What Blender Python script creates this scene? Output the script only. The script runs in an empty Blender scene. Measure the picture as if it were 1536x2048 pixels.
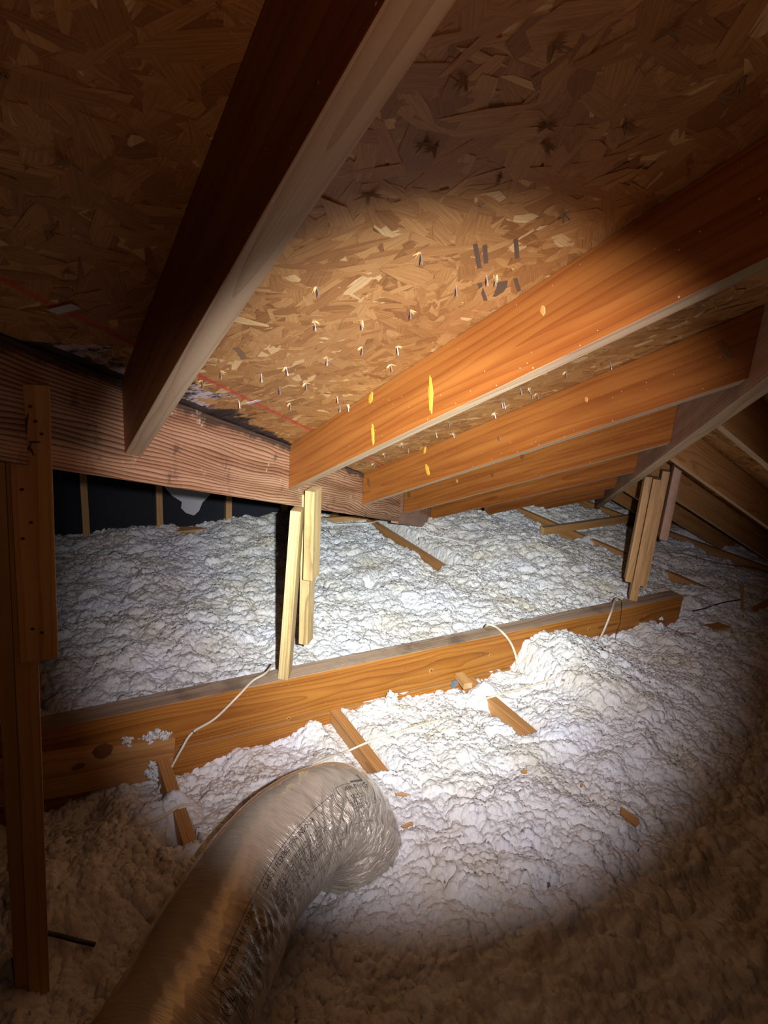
import bpy, bmesh, math, random
import numpy as np
from mathutils import Vector, Matrix

random.seed(7)
rng = np.random.default_rng(11)
S = bpy.context.scene
COL = S.collection
ZC = 1.63          # height of the camera above the drywall ceiling of the rooms below
TAN = 0.4514       # roof slope
F = 1302.93        # focal length in pixels of a 2048 px high frame

# ------------------------------------------------------------------ camera
RX = Vector((-0.48099551, -0.87357773, 0.07419751))
DN = Vector((-0.28445198, 0.07544642, -0.95571696))
FW = Vector((0.82929511, -0.4808012, -0.2847803))
cam_d = bpy.data.cameras.new('camera')
cam_d.sensor_fit = 'VERTICAL'
cam_d.sensor_height = 36
cam_d.lens = F * 36 / 2048
cam_d.clip_start = 0.02
cam = bpy.data.objects.new('camera', cam_d)
COL.objects.link(cam)
m = Matrix((RX, -DN, -FW)).transposed().to_4x4()
m.translation = (0, 0, ZC)
cam.matrix_world = m
S.camera = cam

# ------------------------------------------------------------------ world, lamps, exposure
w = bpy.data.worlds.new('attic_air')
S.world = w
w.use_nodes = True
w.node_tree.nodes['Background'].inputs[0].default_value = (0.9, 0.6, 0.4, 1)
w.node_tree.nodes['Background'].inputs[1].default_value = 0.0025
S.view_settings.view_transform = 'Standard'
S.view_settings.look = 'None'
S.view_settings.gamma = 1
S.view_settings.use_curve_mapping = False
S.view_settings.exposure = 0.0

LPOS = Vector((0, 0, ZC)) + RX * 0.105 + DN * -0.02 + FW * 0.0


def ray(x, y):
    return RX * ((x - 768) / F) + DN * ((y - 1024) / F) + FW


def spot(name, energy, color, deg, blend, aim, radius):
    l = bpy.data.lights.new(name, 'SPOT')
    l.energy = energy
    l.color = color
    l.spot_size = math.radians(deg)
    l.spot_blend = blend
    l.shadow_soft_size = radius
    o = bpy.data.objects.new(name, l)
    COL.objects.link(o)
    o.location = LPOS
    o.rotation_euler = ray(*aim).to_track_quat('-Z', 'Y').to_euler()
    return o


# one hand-held flashlight: hot core, wide beam and the dim warm spill around it
spot('flashlight_beam', 250, (0.95, 0.90, 1.0), 61, 0.72, (765, 1125), 0.012)
spot('flashlight_core', 640, (0.86, 0.98, 1.0), 42, 1.0, (790, 1150), 0.012)
spot('flashlight_spill', 2.3, (1.0, 0.58, 0.42), 150, 0.9, (700, 820), 0.02)


# ------------------------------------------------------------------ helpers
def tag(o, label=None, cat=None, group=None, kind=None):
    if label:
        o['label'] = label
    if cat:
        o['category'] = cat
    if group:
        o['group'] = group
    if kind:
        o['kind'] = kind
    return o


def V(x, y, z):
    """coordinates measured from the camera -> world"""
    return Vector((x, y, z + ZC))


PM = {}


def place(o, mw, parent=None):
    COL.objects.link(o)
    PM[o.name] = mw.copy()
    if parent is None:
        o.matrix_world = mw
    else:
        o.parent = parent
        o.matrix_local = PM[parent.name].inverted() @ mw
    return o


def empty(name, loc):
    o = bpy.data.objects.new(name, None)
    o.empty_display_size = 0.05
    return place(o, Matrix.Translation(loc))


def mesh_np(name, verts, faces_flat, loop_start, loop_total, mats, mat_idx=None, smooth=False):
    me = bpy.data.meshes.new(name)
    me.vertices.add(len(verts))
    me.vertices.foreach_set('co', np.asarray(verts, dtype=np.float32).ravel())
    me.loops.add(len(faces_flat))
    me.loops.foreach_set('vertex_index', np.asarray(faces_flat, dtype=np.int32))
    me.polygons.add(len(loop_start))
    me.polygons.foreach_set('loop_start', np.asarray(loop_start, dtype=np.int32))
    if smooth:
        me.polygons.foreach_set('use_smooth', np.ones(len(loop_start), dtype=bool))
    if mat_idx is not None:
        me.polygons.foreach_set('material_index', np.asarray(mat_idx, dtype=np.int32))
    for mm in mats:
        me.materials.append(mm)
    me.update(calc_edges=True)
    return me


# ---- vectorised noise
def _hash(ix, iy, seed):
    n = (ix.astype(np.int64) * 374761393 + iy.astype(np.int64) * 668265263 + seed * 1442695041) & 0x7fffffff
    n = ((n ^ (n >> 13)) * 1274126177) & 0x7fffffff
    n = (n ^ (n >> 16)) & 0x7fffffff
    return n / float(0x7fffffff)


def vnoise(x, y, seed=0):
    ix = np.floor(x)
    iy = np.floor(y)
    fx = x - ix
    fy = y - iy
    ux = fx * fx * fx * (fx * (fx * 6 - 15) + 10)
    uy = fy * fy * fy * (fy * (fy * 6 - 15) + 10)

    def g(ax, ay):
        a = _hash(ix + ax, iy + ay, seed) * 2 * math.pi
        return np.cos(a) * (fx - ax) + np.sin(a) * (fy - ay)
    a = g(0, 0) * (1 - ux) + g(1, 0) * ux
    b = g(0, 1) * (1 - ux) + g(1, 1) * ux
    return (a * (1 - uy) + b * uy) * 1.5


def worley(x, y, seed=0):
    ix = np.floor(x)
    iy = np.floor(y)
    d1 = np.full(x.shape, 9.0)
    d2 = np.full(x.shape, 9.0)
    for a in (-1, 0, 1):
        for b in (-1, 0, 1):
            px = ix + a + _hash(ix + a, iy + b, seed)
            py = iy + b + _hash(ix + a, iy + b, seed + 77)
            d = np.hypot(px - x, py - y)
            d2 = np.minimum(np.maximum(d, d1), d2)
            d1 = np.minimum(d, d1)
    return d1, d2


# ------------------------------------------------------------------ materials
class NT:
    def __init__(s, name):
        s.m = bpy.data.materials.new(name)
        s.m.use_nodes = True
        s.t = s.m.node_tree
        s.n = s.t.nodes
        s.b = s.n['Principled BSDF']

    def add(s, typ, **kw):
        nd = s.n.new(typ)
        for k, v in kw.items():
            if k.startswith('i_'):
                key = k[2:]
                key = int(key) if key.isdigit() else key.replace('_', ' ')
                nd.inputs[key].default_value = v
            else:
                setattr(nd, k, v)
        return nd

    def l(s, a, b):
        s.t.links.new(a, b)

    def math(s, op, a, b=None, c=None, clamp=False):
        nd = s.n.new('ShaderNodeMath')
        nd.operation = op
        nd.use_clamp = clamp
        for i, v in enumerate((a, b, c)):
            if v is None:
                continue
            if hasattr(v, 'links'):
                s.l(v, nd.inputs[i])
            else:
                nd.inputs[i].default_value = v
        return nd.outputs[0]

    def ramp(s, fac, stops, interp='LINEAR'):
        nd = s.n.new('ShaderNodeValToRGB')
        cr = nd.color_ramp
        cr.interpolation = interp
        while len(cr.elements) < len(stops):
            cr.elements.new(0.5)
        for e, (p, c) in zip(cr.elements, stops):
            e.position = p
            e.color = (c[0], c[1], c[2], 1)
        s.l(fac, nd.inputs[0])
        return nd.outputs[0]

    def mix(s, fac, a, b, mode='MIX'):
        nd = s.n.new('ShaderNodeMix')
        nd.data_type = 'RGBA'
        nd.blend_type = mode
        for sock, v in ((nd.inputs[0], fac), (nd.inputs[6], a), (nd.inputs[7], b)):
            if hasattr(v, 'links'):
                s.l(v, sock)
            elif isinstance(v, tuple):
                sock.default_value = (v[0], v[1], v[2], 1)
            else:
                sock.default_value = v
        return nd.outputs[2]

    def bump(s, h, strength=0.5, dist=0.002):
        nd = s.n.new('ShaderNodeBump')
        nd.inputs['Strength'].default_value = strength
        nd.inputs['Distance'].default_value = dist
        s.l(h, nd.inputs['Height'])
        s.l(nd.outputs[0], s.b.inputs['Normal'])
        return nd


def wood(name, dark, mid, light, ring=150, rough=0.55, warp=0.045, ridge=0.3, streak=0.5, linear=False, dust=None, dirt=0.0):
    """solid softwood: growth rings cut by the faces of the board"""
    n = NT(name)
    tc = n.add('ShaderNodeTexCoord').outputs['Object']
    oi = n.add('ShaderNodeObjectInfo')
    rnd = oi.outputs['Random']
    sep = n.add('ShaderNodeSeparateXYZ')
    n.l(tc, sep.inputs[0])
    # offset of the pith differs from board to board
    cx = n.math('ADD', sep.outputs[0], n.math('MULTIPLY', rnd, 37.0))
    comb = n.add('ShaderNodeCombineXYZ')
    n.l(n.math('MULTIPLY', cx, 0.55), comb.inputs[0])
    n.l(n.math('MULTIPLY', sep.outputs[1], 3.0), comb.inputs[1])
    n.l(n.math('MULTIPLY', sep.outputs[2], 3.0), comb.inputs[2])
    big = n.add('ShaderNodeTexNoise', i_Scale=1.6, i_Detail=3.0, i_Roughness=0.55)
    n.l(comb.outputs[0], big.inputs['Vector'])
    w1 = n.math('MULTIPLY', n.math('SUBTRACT', big.outputs[0], 0.5), warp * 2)
    oy = n.math('ADD', sep.outputs[1], n.math('SUBTRACT', n.math('MULTIPLY', rnd, 0.10), 0.09))
    oz = n.math('ADD', sep.outputs[2], n.math('SUBTRACT', n.math('MULTIPLY', n.math('FRACT', n.math('MULTIPLY', rnd, 7.7)), 0.12), 0.06))
    r = n.math('SQRT', n.math('ADD', n.math('MULTIPLY', oy, oy), n.math('MULTIPLY', oz, oz)))
    if linear:
        r = oz
    r = n.math('ADD', n.math('ADD', r, w1), n.math('MULTIPLY', sep.outputs[0], 0.006))
    ph = n.math('FRACT', n.math('MULTIPLY', r, ring))
    # slow earlywood rise, sharp latewood line
    line = n.math('POWER', ph, 3.0)
    fine = n.add('ShaderNodeTexNoise', i_Scale=1.0, i_Detail=4.0, i_Roughness=0.6)
    mp = n.add('ShaderNodeMapping')
    mp.inputs['Scale'].default_value = (9, 420, 420)
    n.l(tc, mp.inputs[0])
    n.l(mp.outputs[0], fine.inputs['Vector'])
    st = n.add('ShaderNodeTexNoise', i_Scale=1.0, i_Detail=3.0)
    mp2 = n.add('ShaderNodeMapping')
    mp2.inputs['Scale'].default_value = (1.5, 30, 30)
    n.l(tc, mp2.inputs[0])
    n.l(mp2.outputs[0], st.inputs['Vector'])
    v = n.math('ADD', n.math('MULTIPLY', line, streak),
               n.math('ADD', n.math('MULTIPLY', n.math('SUBTRACT', fine.outputs[0], 0.5), 0.35),
                      n.math('MULTIPLY', n.math('SUBTRACT', st.outputs[0], 0.42), 1.3)))
    c = n.ramp(v, [(0.0, light), (0.38, mid), (0.95, dark)])
    # tone differs a little from board to board
    c = n.mix(n.math('MULTIPLY', rnd, 0.22), c, tuple(x * 0.62 for x in mid))
    if dirt > 0:
        dn = n.add('ShaderNodeTexNoise', i_Scale=6.0, i_Detail=6.0, i_Roughness=0.7)
        n.l(tc, dn.inputs['Vector'])
        dm = n.ramp(dn.outputs[0], [(0.50, (0, 0, 0)), (0.68, (1, 1, 1))])
        c = n.mix(n.math('MULTIPLY', dm, dirt), c, (0.035, 0.025, 0.018))
    if dust:
        sp = n.add('ShaderNodeTexVoronoi', i_Scale=48.0)
        n.l(tc, sp.inputs['Vector'])
        sm = n.math('LESS_THAN', sp.outputs['Distance'], n.math('MULTIPLY', st.outputs[0], 0.11))
        c = n.mix(n.math('MULTIPLY', sm, 0.6), c, dust)
    n.l(c, n.b.inputs['Base Color'])
    n.b.inputs['Roughness'].default_value = rough
    n.b.inputs['Specular IOR Level'].default_value = 0.35
    h = n.math('ADD', n.math('MULTIPLY', line, -ridge * 2), n.math('MULTIPLY', fine.outputs[0], 0.7))
    n.bump(h, 0.35 + ridge * 0.3, 0.0012)
    return n


M = {}
M['fir'] = wood('orange_fir', (0.12, 0.028, 0.004), (0.235, 0.066, 0.0095), (0.34, 0.118, 0.021), ring=55, warp=0.030, streak=0.30, dust=(0.75, 0.6, 0.4)).m
M['fir_edge'] = wood('pale_fir_edge', (0.33, 0.20, 0.10), (0.50, 0.33, 0.18), (0.62, 0.45, 0.27), ring=120, warp=0.02, dust=(0.7, 0.6, 0.5)).m
M['pine'] = wood('honey_pine', (0.15, 0.043, 0.005), (0.30, 0.10, 0.012), (0.39, 0.155, 0.023), ring=95, warp=0.035, streak=0.6, dust=(0.8, 0.65, 0.45)).m
M['dusty_top'] = wood('dusty_beam_top', (0.12, 0.07, 0.04), (0.30, 0.19, 0.115), (0.40, 0.29, 0.20), ring=160, warp=0.03, rough=0.8, dirt=0.5, dust=(0.8, 0.75, 0.7)).m
M['grey_stud'] = wood('yellow_grey_stud', (0.22, 0.13, 0.05), (0.47, 0.32, 0.13), (0.60, 0.46, 0.22), ring=90, warp=0.04, streak=0.5, dirt=0.25).m
M['stud'] = wood('tan_stud', (0.27, 0.13, 0.045), (0.44, 0.235, 0.085), (0.55, 0.32, 0.13), ring=110, dirt=0.15).m
M['stud_orange'] = wood('orange_stud', (0.34, 0.14, 0.03), (0.58, 0.28, 0.075), (0.68, 0.38, 0.13), ring=80, warp=0.03, streak=0.5).m
M['joist'] = wood('brown_joist', (0.25, 0.105, 0.03), (0.42, 0.19, 0.055), (0.52, 0.27, 0.10), ring=120).m
M['endgrain'] = wood('end_grain', (0.25, 0.13, 0.05), (0.45, 0.27, 0.11), (0.55, 0.37, 0.18), ring=300, rough=0.8).m


def valley_material():
    n = wood('rough_sawn_valley_beam', (0.075, 0.030, 0.013), (0.28, 0.132, 0.062), (0.50, 0.30, 0.175), ring=112, warp=0.055,
             ridge=0.7, streak=0.9, linear=True, rough=0.6, dust=(0.6, 0.5, 0.4))
    link_ = [l for l in n.t.links if l.to_socket == n.b.inputs['Base Color']][0]
    c = link_.from_socket
    tc = n.add('ShaderNodeTexCoord').outputs['Object']
    sep = n.add('ShaderNodeSeparateXYZ')
    n.l(tc, sep.inputs[0])
    # black damp staining runs down from the sheathing (local z is across the board)
    ns = n.add('ShaderNodeTexNoise', i_Scale=9.0, i_Detail=6.0, i_Roughness=0.7)
    n.l(tc, ns.inputs['Vector'])
    edge = n.math('SUBTRACT', n.math('MULTIPLY', sep.outputs[2], 13.0), 0.90)
    mk = n.ramp(n.math('ADD', edge, n.math('MULTIPLY', ns.outputs[0], 0.75)), [(0.42, (0, 0, 0)), (0.60, (1, 1, 1))])
    c = n.mix(n.math('MULTIPLY', mk, 0.85), c, (0.03, 0.022, 0.018))
    bl = n.add('ShaderNodeTexNoise', i_Scale=11.0, i_Detail=5.0, i_Roughness=0.75)
    mp = n.add('ShaderNodeMapping')
    mp.inputs['Location'].default_value = (3.1, 1.2, 0.4)
    n.l(tc, mp.inputs[0])
    n.l(mp.outputs[0], bl.inputs['Vector'])
    bk = n.ramp(bl.outputs[0], [(0.57, (0, 0, 0)), (0.69, (1, 1, 1))])
    c = n.mix(n.math('MULTIPLY', bk, 0.7), c, (0.035, 0.028, 0.022))
    wh = n.add('ShaderNodeTexNoise', i_Scale=16.0, i_Detail=6.0, i_Roughness=0.8)
    n.l(tc, wh.inputs['Vector'])
    wk = n.ramp(wh.outputs[0], [(0.62, (0, 0, 0)), (0.72, (1, 1, 1))])
    c = n.mix(n.math('MULTIPLY', wk, 0.75), c, (0.75, 0.66, 0.45))
    n.l(c, n.b.inputs['Base Color'])
    return n.m


M['valley'] = valley_material()
M['valley_pale'] = wood('pinkish_valley_beam', (0.16, 0.075, 0.045), (0.36, 0.19, 0.115), (0.46, 0.28, 0.19), ring=90, warp=0.03, dirt=0.3, dust=(0.7, 0.6, 0.5)).m


def plain(name, col, rough=0.6, metal=0.0, spec=0.5, coat=0.0, bump=None):
    n = NT(name)
    n.b.inputs['Base Color'].default_value = (*col, 1)
    n.b.inputs['Roughness'].default_value = rough
    n.b.inputs['Metallic'].default_value = metal
    n.b.inputs['Specular IOR Level'].default_value = spec
    n.b.inputs['Coat Weight'].default_value = coat
    ns = n.add('ShaderNodeTexNoise', i_Scale=bump[0] if bump else 80.0, i_Detail=4.0)
    tc = n.add('ShaderNodeTexCoord').outputs['Object']
    n.l(tc, ns.inputs['Vector'])
    c = n.mix(n.math('MULTIPLY', ns.outputs[0], 0.35), col, tuple(x * 0.7 for x in col))
    n.l(c, n.b.inputs['Base Color'])
    n.bump(ns.outputs[0], bump[1] if bump else 0.1, bump[2] if bump else 0.001)
    return n.m


M['felt'] = plain('black_roofing_felt', (0.010, 0.012, 0.017), 0.9, bump=(30, 0.4, 0.004))
M['paper'] = plain('pale_grey_board', (0.50, 0.50, 0.50), 0.85)
M['cable'] = plain('cream_cable_sheath', (0.66, 0.57, 0.42), 0.4)
M['white_cable'] = plain('white_cable_sheath', (0.72, 0.70, 0.68), 0.4)
M['black_wire'] = plain('black_wire', (0.02, 0.017, 0.015), 0.5)
M['grey_plastic'] = plain('blue_grey_plastic', (0.14, 0.18, 0.21), 0.4)
M['nail'] = plain('galvanised_steel', (0.62, 0.60, 0.62), 0.3, metal=0.85)
M['rust'] = plain('dark_nail_head', (0.05, 0.028, 0.02), 0.6)
M['splinter'] = plain('fresh_wood_splinter', (0.72, 0.45, 0.16), 0.7)
M['splinter_dark'] = plain('weathered_splinter', (0.24, 0.14, 0.06), 0.8)
M['resin'] = plain('yellow_resin', (0.66, 0.34, 0.04), 0.3, coat=0.6, bump=(160, 0.8, 0.002))
M['knot'] = plain('dark_knot', (0.17, 0.062, 0.018), 0.5, bump=(60, 0.5, 0.001))
M['knot_rim'] = plain('knot_rim', (0.55, 0.25, 0.06), 0.5)
M['ink'] = plain('printing_ink', (0.035, 0.025, 0.025), 0.5)
M['grey_ink'] = plain('grey_marker', (0.10, 0.09, 0.08), 0.5)
M['stamp'] = plain('black_board_stamp', (0.13, 0.080, 0.045), 0.7)
M['drywall'] = plain('drywall', (0.5, 0.48, 0.45), 0.9)
M['tag'] = plain('silver_tag', (0.6, 0.6, 0.66), 0.5)


def osb_material():
    n = NT('oriented_strand_board')
    at = n.add('ShaderNodeAttribute', attribute_name='tone')
    tone = n.add('ShaderNodeSeparateColor')
    n.l(at.outputs['Color'], tone.inputs[0])
    c = n.ramp(tone.outputs[0], [(0.0, (0.30, 0.135, 0.038)), (0.25, (0.42, 0.205, 0.060)), (0.6, (0.48, 0.25, 0.078)), (0.88, (0.55, 0.31, 0.105)), (1.0, (0.72, 0.50, 0.22))])
    uv = n.add('ShaderNodeUVMap', uv_map='strand')
    mp = n.add('ShaderNodeMapping')
    mp.inputs['Scale'].default_value = (14, 420, 1)
    n.l(uv.outputs[0], mp.inputs[0])
    g = n.add('ShaderNodeTexNoise', i_Scale=1.0, i_Detail=4.0, i_Roughness=0.65)
    n.l(mp.outputs[0], g.inputs['Vector'])
    gm = n.ramp(g.outputs[0], [(0.33, (0.72, 0.64, 0.56)), (0.60, (1.08, 1.08, 1.08))])
    c = n.mix(1.0, c, gm, 'MULTIPLY')
    tc = n.add('ShaderNodeTexCoord').outputs['Object']
    sep = n.add('ShaderNodeSeparateXYZ')
    n.l(tc, sep.inputs[0])
    xy = n.math('ADD', sep.outputs[0], sep.outputs[1])
    # red chalk line snapped parallel to the valley
    wob = n.add('ShaderNodeTexNoise', i_Scale=30.0, i_Detail=3.0)
    n.l(tc, wob.inputs['Vector'])
    dl = n.math('ABSOLUTE', n.math('SUBTRACT', n.math('ADD', xy, n.math('MULTIPLY', n.math('SUBTRACT', wob.outputs[0], 0.5), 0.006)), 1.054))
    lm = n.math('LESS_THAN', dl, 0.0085)
    l2 = n.math('MULTIPLY', lm, n.math('ADD', 0.45, n.math('MULTIPLY', wob.outputs[0], 0.6)), clamp=True)
    l3 = n.math('MULTIPLY', l2, n.math('GREATER_THAN', sep.outputs[0], 0.9))
    c = n.mix(l3, c, (0.58, 0.055, 0.03))
    # damp patch: black mould along the valley, with a white bloom inside it
    ns = n.add('ShaderNodeTexNoise', i_Scale=13.0, i_Detail=8.0, i_Roughness=0.72)
    mp3 = n.add('ShaderNodeMapping')
    mp3.inputs['Rotation'].default_value = (0, 0, math.radians(45))
    mp3.inputs['Scale'].default_value = (1.0, 1.0, 1.0)
    n.l(tc, mp3.inputs[0])
    n.l(mp3.outputs[0], ns.inputs['Vector'])
    d = n.math('SUBTRACT', 1.235, xy)
    along = n.math('DIVIDE', n.math('SUBTRACT', sep.outputs[0], 1.50), 0.55)   # 0 at the wide end, 1 at the tip
    wd = n.math('SUBTRACT', 0.175, n.math('MULTIPLY', n.math('MAXIMUM', along, 0.0), 0.150))
    wd = n.math('MULTIPLY', wd, n.math('LESS_THAN', along, 1.05))
    wd = n.math('MULTIPLY', wd, n.math('GREATER_THAN', along, -0.45))
    q = n.math('DIVIDE', d, n.math('MAXIMUM', wd, 0.0001))
    q = n.math('ADD', q, n.math('MULTIPLY', n.math('SUBTRACT', ns.outputs[0], 0.5), 3.0))
    mk = n.ramp(q, [(0.45, (1, 1, 1)), (0.62, (0, 0, 0))])
    blk = n.ramp(ns.outputs[0], [(0.42, (0.012, 0.010, 0.012)), (0.58, (0.07, 0.045, 0.035))])
    c = n.mix(mk, c, blk)
    wn = n.add('ShaderNodeTexNoise', i_Scale=24.0, i_Detail=7.0, i_Roughness=0.75)
    n.l(tc, wn.inputs['Vector'])
    wsel = n.math('MULTIPLY', n.math('LESS_THAN', along, 0.22), n.math('MULTIPLY', n.math('LESS_THAN', q, 0.62), n.math('GREATER_THAN', d, 0.03)))
    wm = n.ramp(wn.outputs[0], [(0.46, (0, 0, 0)), (0.56, (1, 1, 1))])
    c = n.mix(n.math('MULTIPLY', wm, n.math('MULTIPLY', wsel, n.math('GREATER_THAN', along, -0.45))), c, (0.62, 0.56, 0.58))
    n.l(c, n.b.inputs['Base Color'])
    n.b.inputs['Roughness'].default_value = 0.55
    n.b.inputs['Specular IOR Level'].default_value = 0.4
    n.bump(g.outputs[0], 0.4, 0.0008)
    return n.m


M['osb'] = osb_material()


def insulation_material():
    n = NT('blown_glass_wool')
    tc = n.add('ShaderNodeTexCoord').outputs['Object']
    a = n.add('ShaderNodeTexNoise', i_Scale=3.2, i_Detail=5.0, i_Roughness=0.6)
    n.l(tc, a.inputs['Vector'])
    c = n.ramp(a.outputs[0], [(0.30, (0.78, 0.77, 0.80)), (0.50, (0.76, 0.735, 0.70)), (0.66, (0.66, 0.60, 0.49))])
    b = n.add('ShaderNodeTexNoise', i_Scale=38.0, i_Detail=6.0, i_Roughness=0.7)
    n.l(tc, b.inputs['Vector'])
    # brown dusty specks
    sp = n.ramp(b.outputs[0], [(0.60, (0, 0, 0)), (0.74, (1, 1, 1))])
    c = n.mix(n.math('MULTIPLY', sp, 0.45), c, (0.34, 0.25, 0.17))
    # browner, dirtier wool towards the low eave on the left
    n.l(c, n.b.inputs['Base Color'])
    n.b.inputs['Roughness'].default_value = 1.0
    n.b.inputs['Specular IOR Level'].default_value = 0.1
    # matted fibres: curls and creases
    dst = n.add('ShaderNodeTexNoise', i_Scale=30.0, i_Detail=3.0)
    n.l(tc, dst.inputs['Vector'])
    vm = n.add('ShaderNodeVectorMath', operation='SCALE')
    n.l(dst.outputs['Color'], vm.inputs[0])
    vm.inputs['Scale'].default_value = 0.035
    va = n.add('ShaderNodeVectorMath', operation='ADD')
    n.l(tc, va.inputs[0])
    n.l(vm.outputs[0], va.inputs[1])
    v1 = n.add('ShaderNodeTexVoronoi', i_Scale=75.0, feature='SMOOTH_F1')
    v1.inputs['Smoothness'].default_value = 0.6
    n.l(va.outputs[0], v1.inputs['Vector'])
    v2 = n.add('ShaderNodeTexNoise', i_Scale=260.0, i_Detail=5.0, i_Roughness=0.75)
    n.l(va.outputs[0], v2.inputs['Vector'])
    h = n.math('ADD', n.math('MULTIPLY', v1.outputs['Distance'], -1.6), n.math('MULTIPLY', v2.outputs[0], 0.8))
    n.bump(h, 0.6, 0.005)
    return n.m


M['wool'] = insulation_material()


def duct_material():
    n = NT('plastic_wrapped_duct_jacket')
    tc = n.add('ShaderNodeTexCoord').outputs['Object']
    a = n.add('ShaderNodeTexNoise', i_Scale=7.0, i_Detail=4.0)
    n.l(tc, a.inputs['Vector'])
    c = n.ramp(a.outputs[0], [(0.35, (0.46, 0.40, 0.31)), (0.65, (0.56, 0.48, 0.37))])
    n.l(c, n.b.inputs['Base Color'])
    n.b.inputs['Roughness'].default_value = 0.32
    n.b.inputs['Metallic'].default_value = 0.28
    n.b.inputs['Coat Weight'].default_value = 0.9
    n.b.inputs['Coat Roughness'].default_value = 0.07
    uv = n.add('ShaderNodeUVMap', uv_map='wrap')
    mp = n.add('ShaderNodeMapping')
    mp.inputs['Scale'].default_value = (34, 5.0, 1)
    mp.inputs['Rotation'].default_value = (0, 0, 0.18)
    n.l(uv.outputs[0], mp.inputs[0])
    w1 = n.add('ShaderNodeTexNoise', i_Scale=1.6, i_Detail=5.0, i_Roughness=0.6, i_Distortion=0.6)
    n.l(mp.outputs[0], w1.inputs['Vector'])
    rg_ = n.math('ABSOLUTE', n.math('SUBTRACT', w1.outputs[0], 0.5))
    su_ = n.add('ShaderNodeSeparateXYZ')
    n.l(uv.outputs[0], su_.inputs[0])
    side = n.ramp(n.math('MULTIPLY', su_.outputs[1], 6.67 / 3.14), [(0.10, (0.12, 0.12, 0.12)), (0.30, (1, 1, 1)), (0.75, (0.5, 0.5, 0.5))])
    n.bump(n.math('MULTIPLY', n.math('POWER', rg_, 0.6), side), 1.0, 0.016)
    return n.m


M['duct'] = duct_material()


# ------------------------------------------------------------------ timber
def timber(name, a, b, width, height, up, mats, parent=None, cuts=(), bevel=0.0016):
    """A sawn board from a to b (camera-relative points). height runs along up, width across.
    mats = (broad face, narrow face, end)."""
    a = V(*a)
    b = V(*b)
    X = (b - a)
    L = X.length
    X.normalize()
    U = Vector(up)
    Z = (U - X * U.dot(X)).normalized()
    Y = Z.cross(X)
    mw = Matrix((X, Y, Z)).transposed().to_4x4()
    mw.translation = (a + b) / 2
    bm = bmesh.new()
    bmesh.ops.create_cube(bm, size=1)
    for v in bm.verts:
        v.co.x *= L
        v.co.y *= width
        v.co.z *= height
    inv = mw.inverted()
    for (p, nn) in cuts:
        pl = inv @ V(*p)
        nl = (inv.to_3x3() @ Vector(nn)).normalized()
        g = bmesh.ops.bisect_plane(bm, geom=bm.verts[:] + bm.edges[:] + bm.faces[:], plane_co=pl, plane_no=nl, clear_outer=True)
        ed = [e for e in g['geom_cut'] if isinstance(e, bmesh.types.BMEdge)]
        bmesh.ops.holes_fill(bm, edges=ed)
    bmesh.ops.recalc_face_normals(bm, faces=bm.faces)
    if bevel:
        bmesh.ops.bevel(bm, geom=bm.edges[:], offset=bevel, segments=2, affect='EDGES', profile=0.6)
    bm.normal_update()
    for f in bm.faces:
        nx, ny, nz = (abs(c) for c in f.normal)
        if nx > ny and nx > nz:
            f.material_index = 2
        elif nz > ny * 1.01:
            f.material_index = 1 if height >= width else 0
        else:
            f.material_index = 0 if height >= width else 1
    me = bpy.data.meshes.new(name)
    bm.to_mesh(me)
    bm.free()
    for mm in mats:
        me.materials.append(M[mm])
    o = bpy.data.objects.new(name, me)
    return place(o, mw, parent)


def post(name, cx, cy, heading, a, b, z0, z1, mats, parent, lean=(0, 0)):
    """upright board; heading in degrees is the direction of its broad side"""
    h = math.radians(heading)
    up = (math.cos(h), math.sin(h), 0)
    return timber(name, (cx, cy, z0), (cx + lean[0], cy + lean[1], z1), b, a, up, mats, parent)


def ragged_disc(name, r1, r2, n, mat, thick=0.0012, jag=0.2, seed=0, parent=None, mw=None, dome=False):
    rr = random.Random(seed)
    bm = bmesh.new()
    top = []
    bot = []
    for i in range(n):
        t = 2 * math.pi * i / n
        k = 1 + rr.uniform(-jag, jag)
        x, y = r1 * math.cos(t) * k, r2 * math.sin(t) * k
        top.append(bm.verts.new((x * 0.86, y * 0.86, thick)))
        bot.append(bm.verts.new((x, y, 0)))
    c = bm.verts.new((0, 0, thick * (1.5 if dome else 1)))
    for i in range(n):
        j = (i + 1) % n
        bm.faces.new((top[i], top[j], c))
        bm.faces.new((bot[i], bot[j], top[j], top[i]))
    bm.faces.new(list(reversed(bot)))
    me = bpy.data.meshes.new(name)
    bm.to_mesh(me)
    bm.free()
    me.materials.append(mat)
    o = bpy.data.objects.new(name, me)
    return place(o, mw, parent)


def frame(loc, z, x):
    z = Vector(z).normalized()
    x = Vector(x)
    x = (x - z * x.dot(z)).normalized()
    y = z.cross(x)
    mw = Matrix((x, y, z)).transposed().to_4x4()
    mw.translation = loc
    return mw


def zr(x):
    return 0.33 - TAN * x


DECK = 0.157       # rafters are this deep, measured plumb


def at(px, py, n, c):
    """where the line of sight through a pixel meets the plane n.p = c (camera-relative)"""
    r = ray(px, py)
    return r * (c / r.dot(Vector(n)))


NR = (TAN, 0, 1)

# ------------------------------------------------------------------ roof decks (setting)


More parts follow.
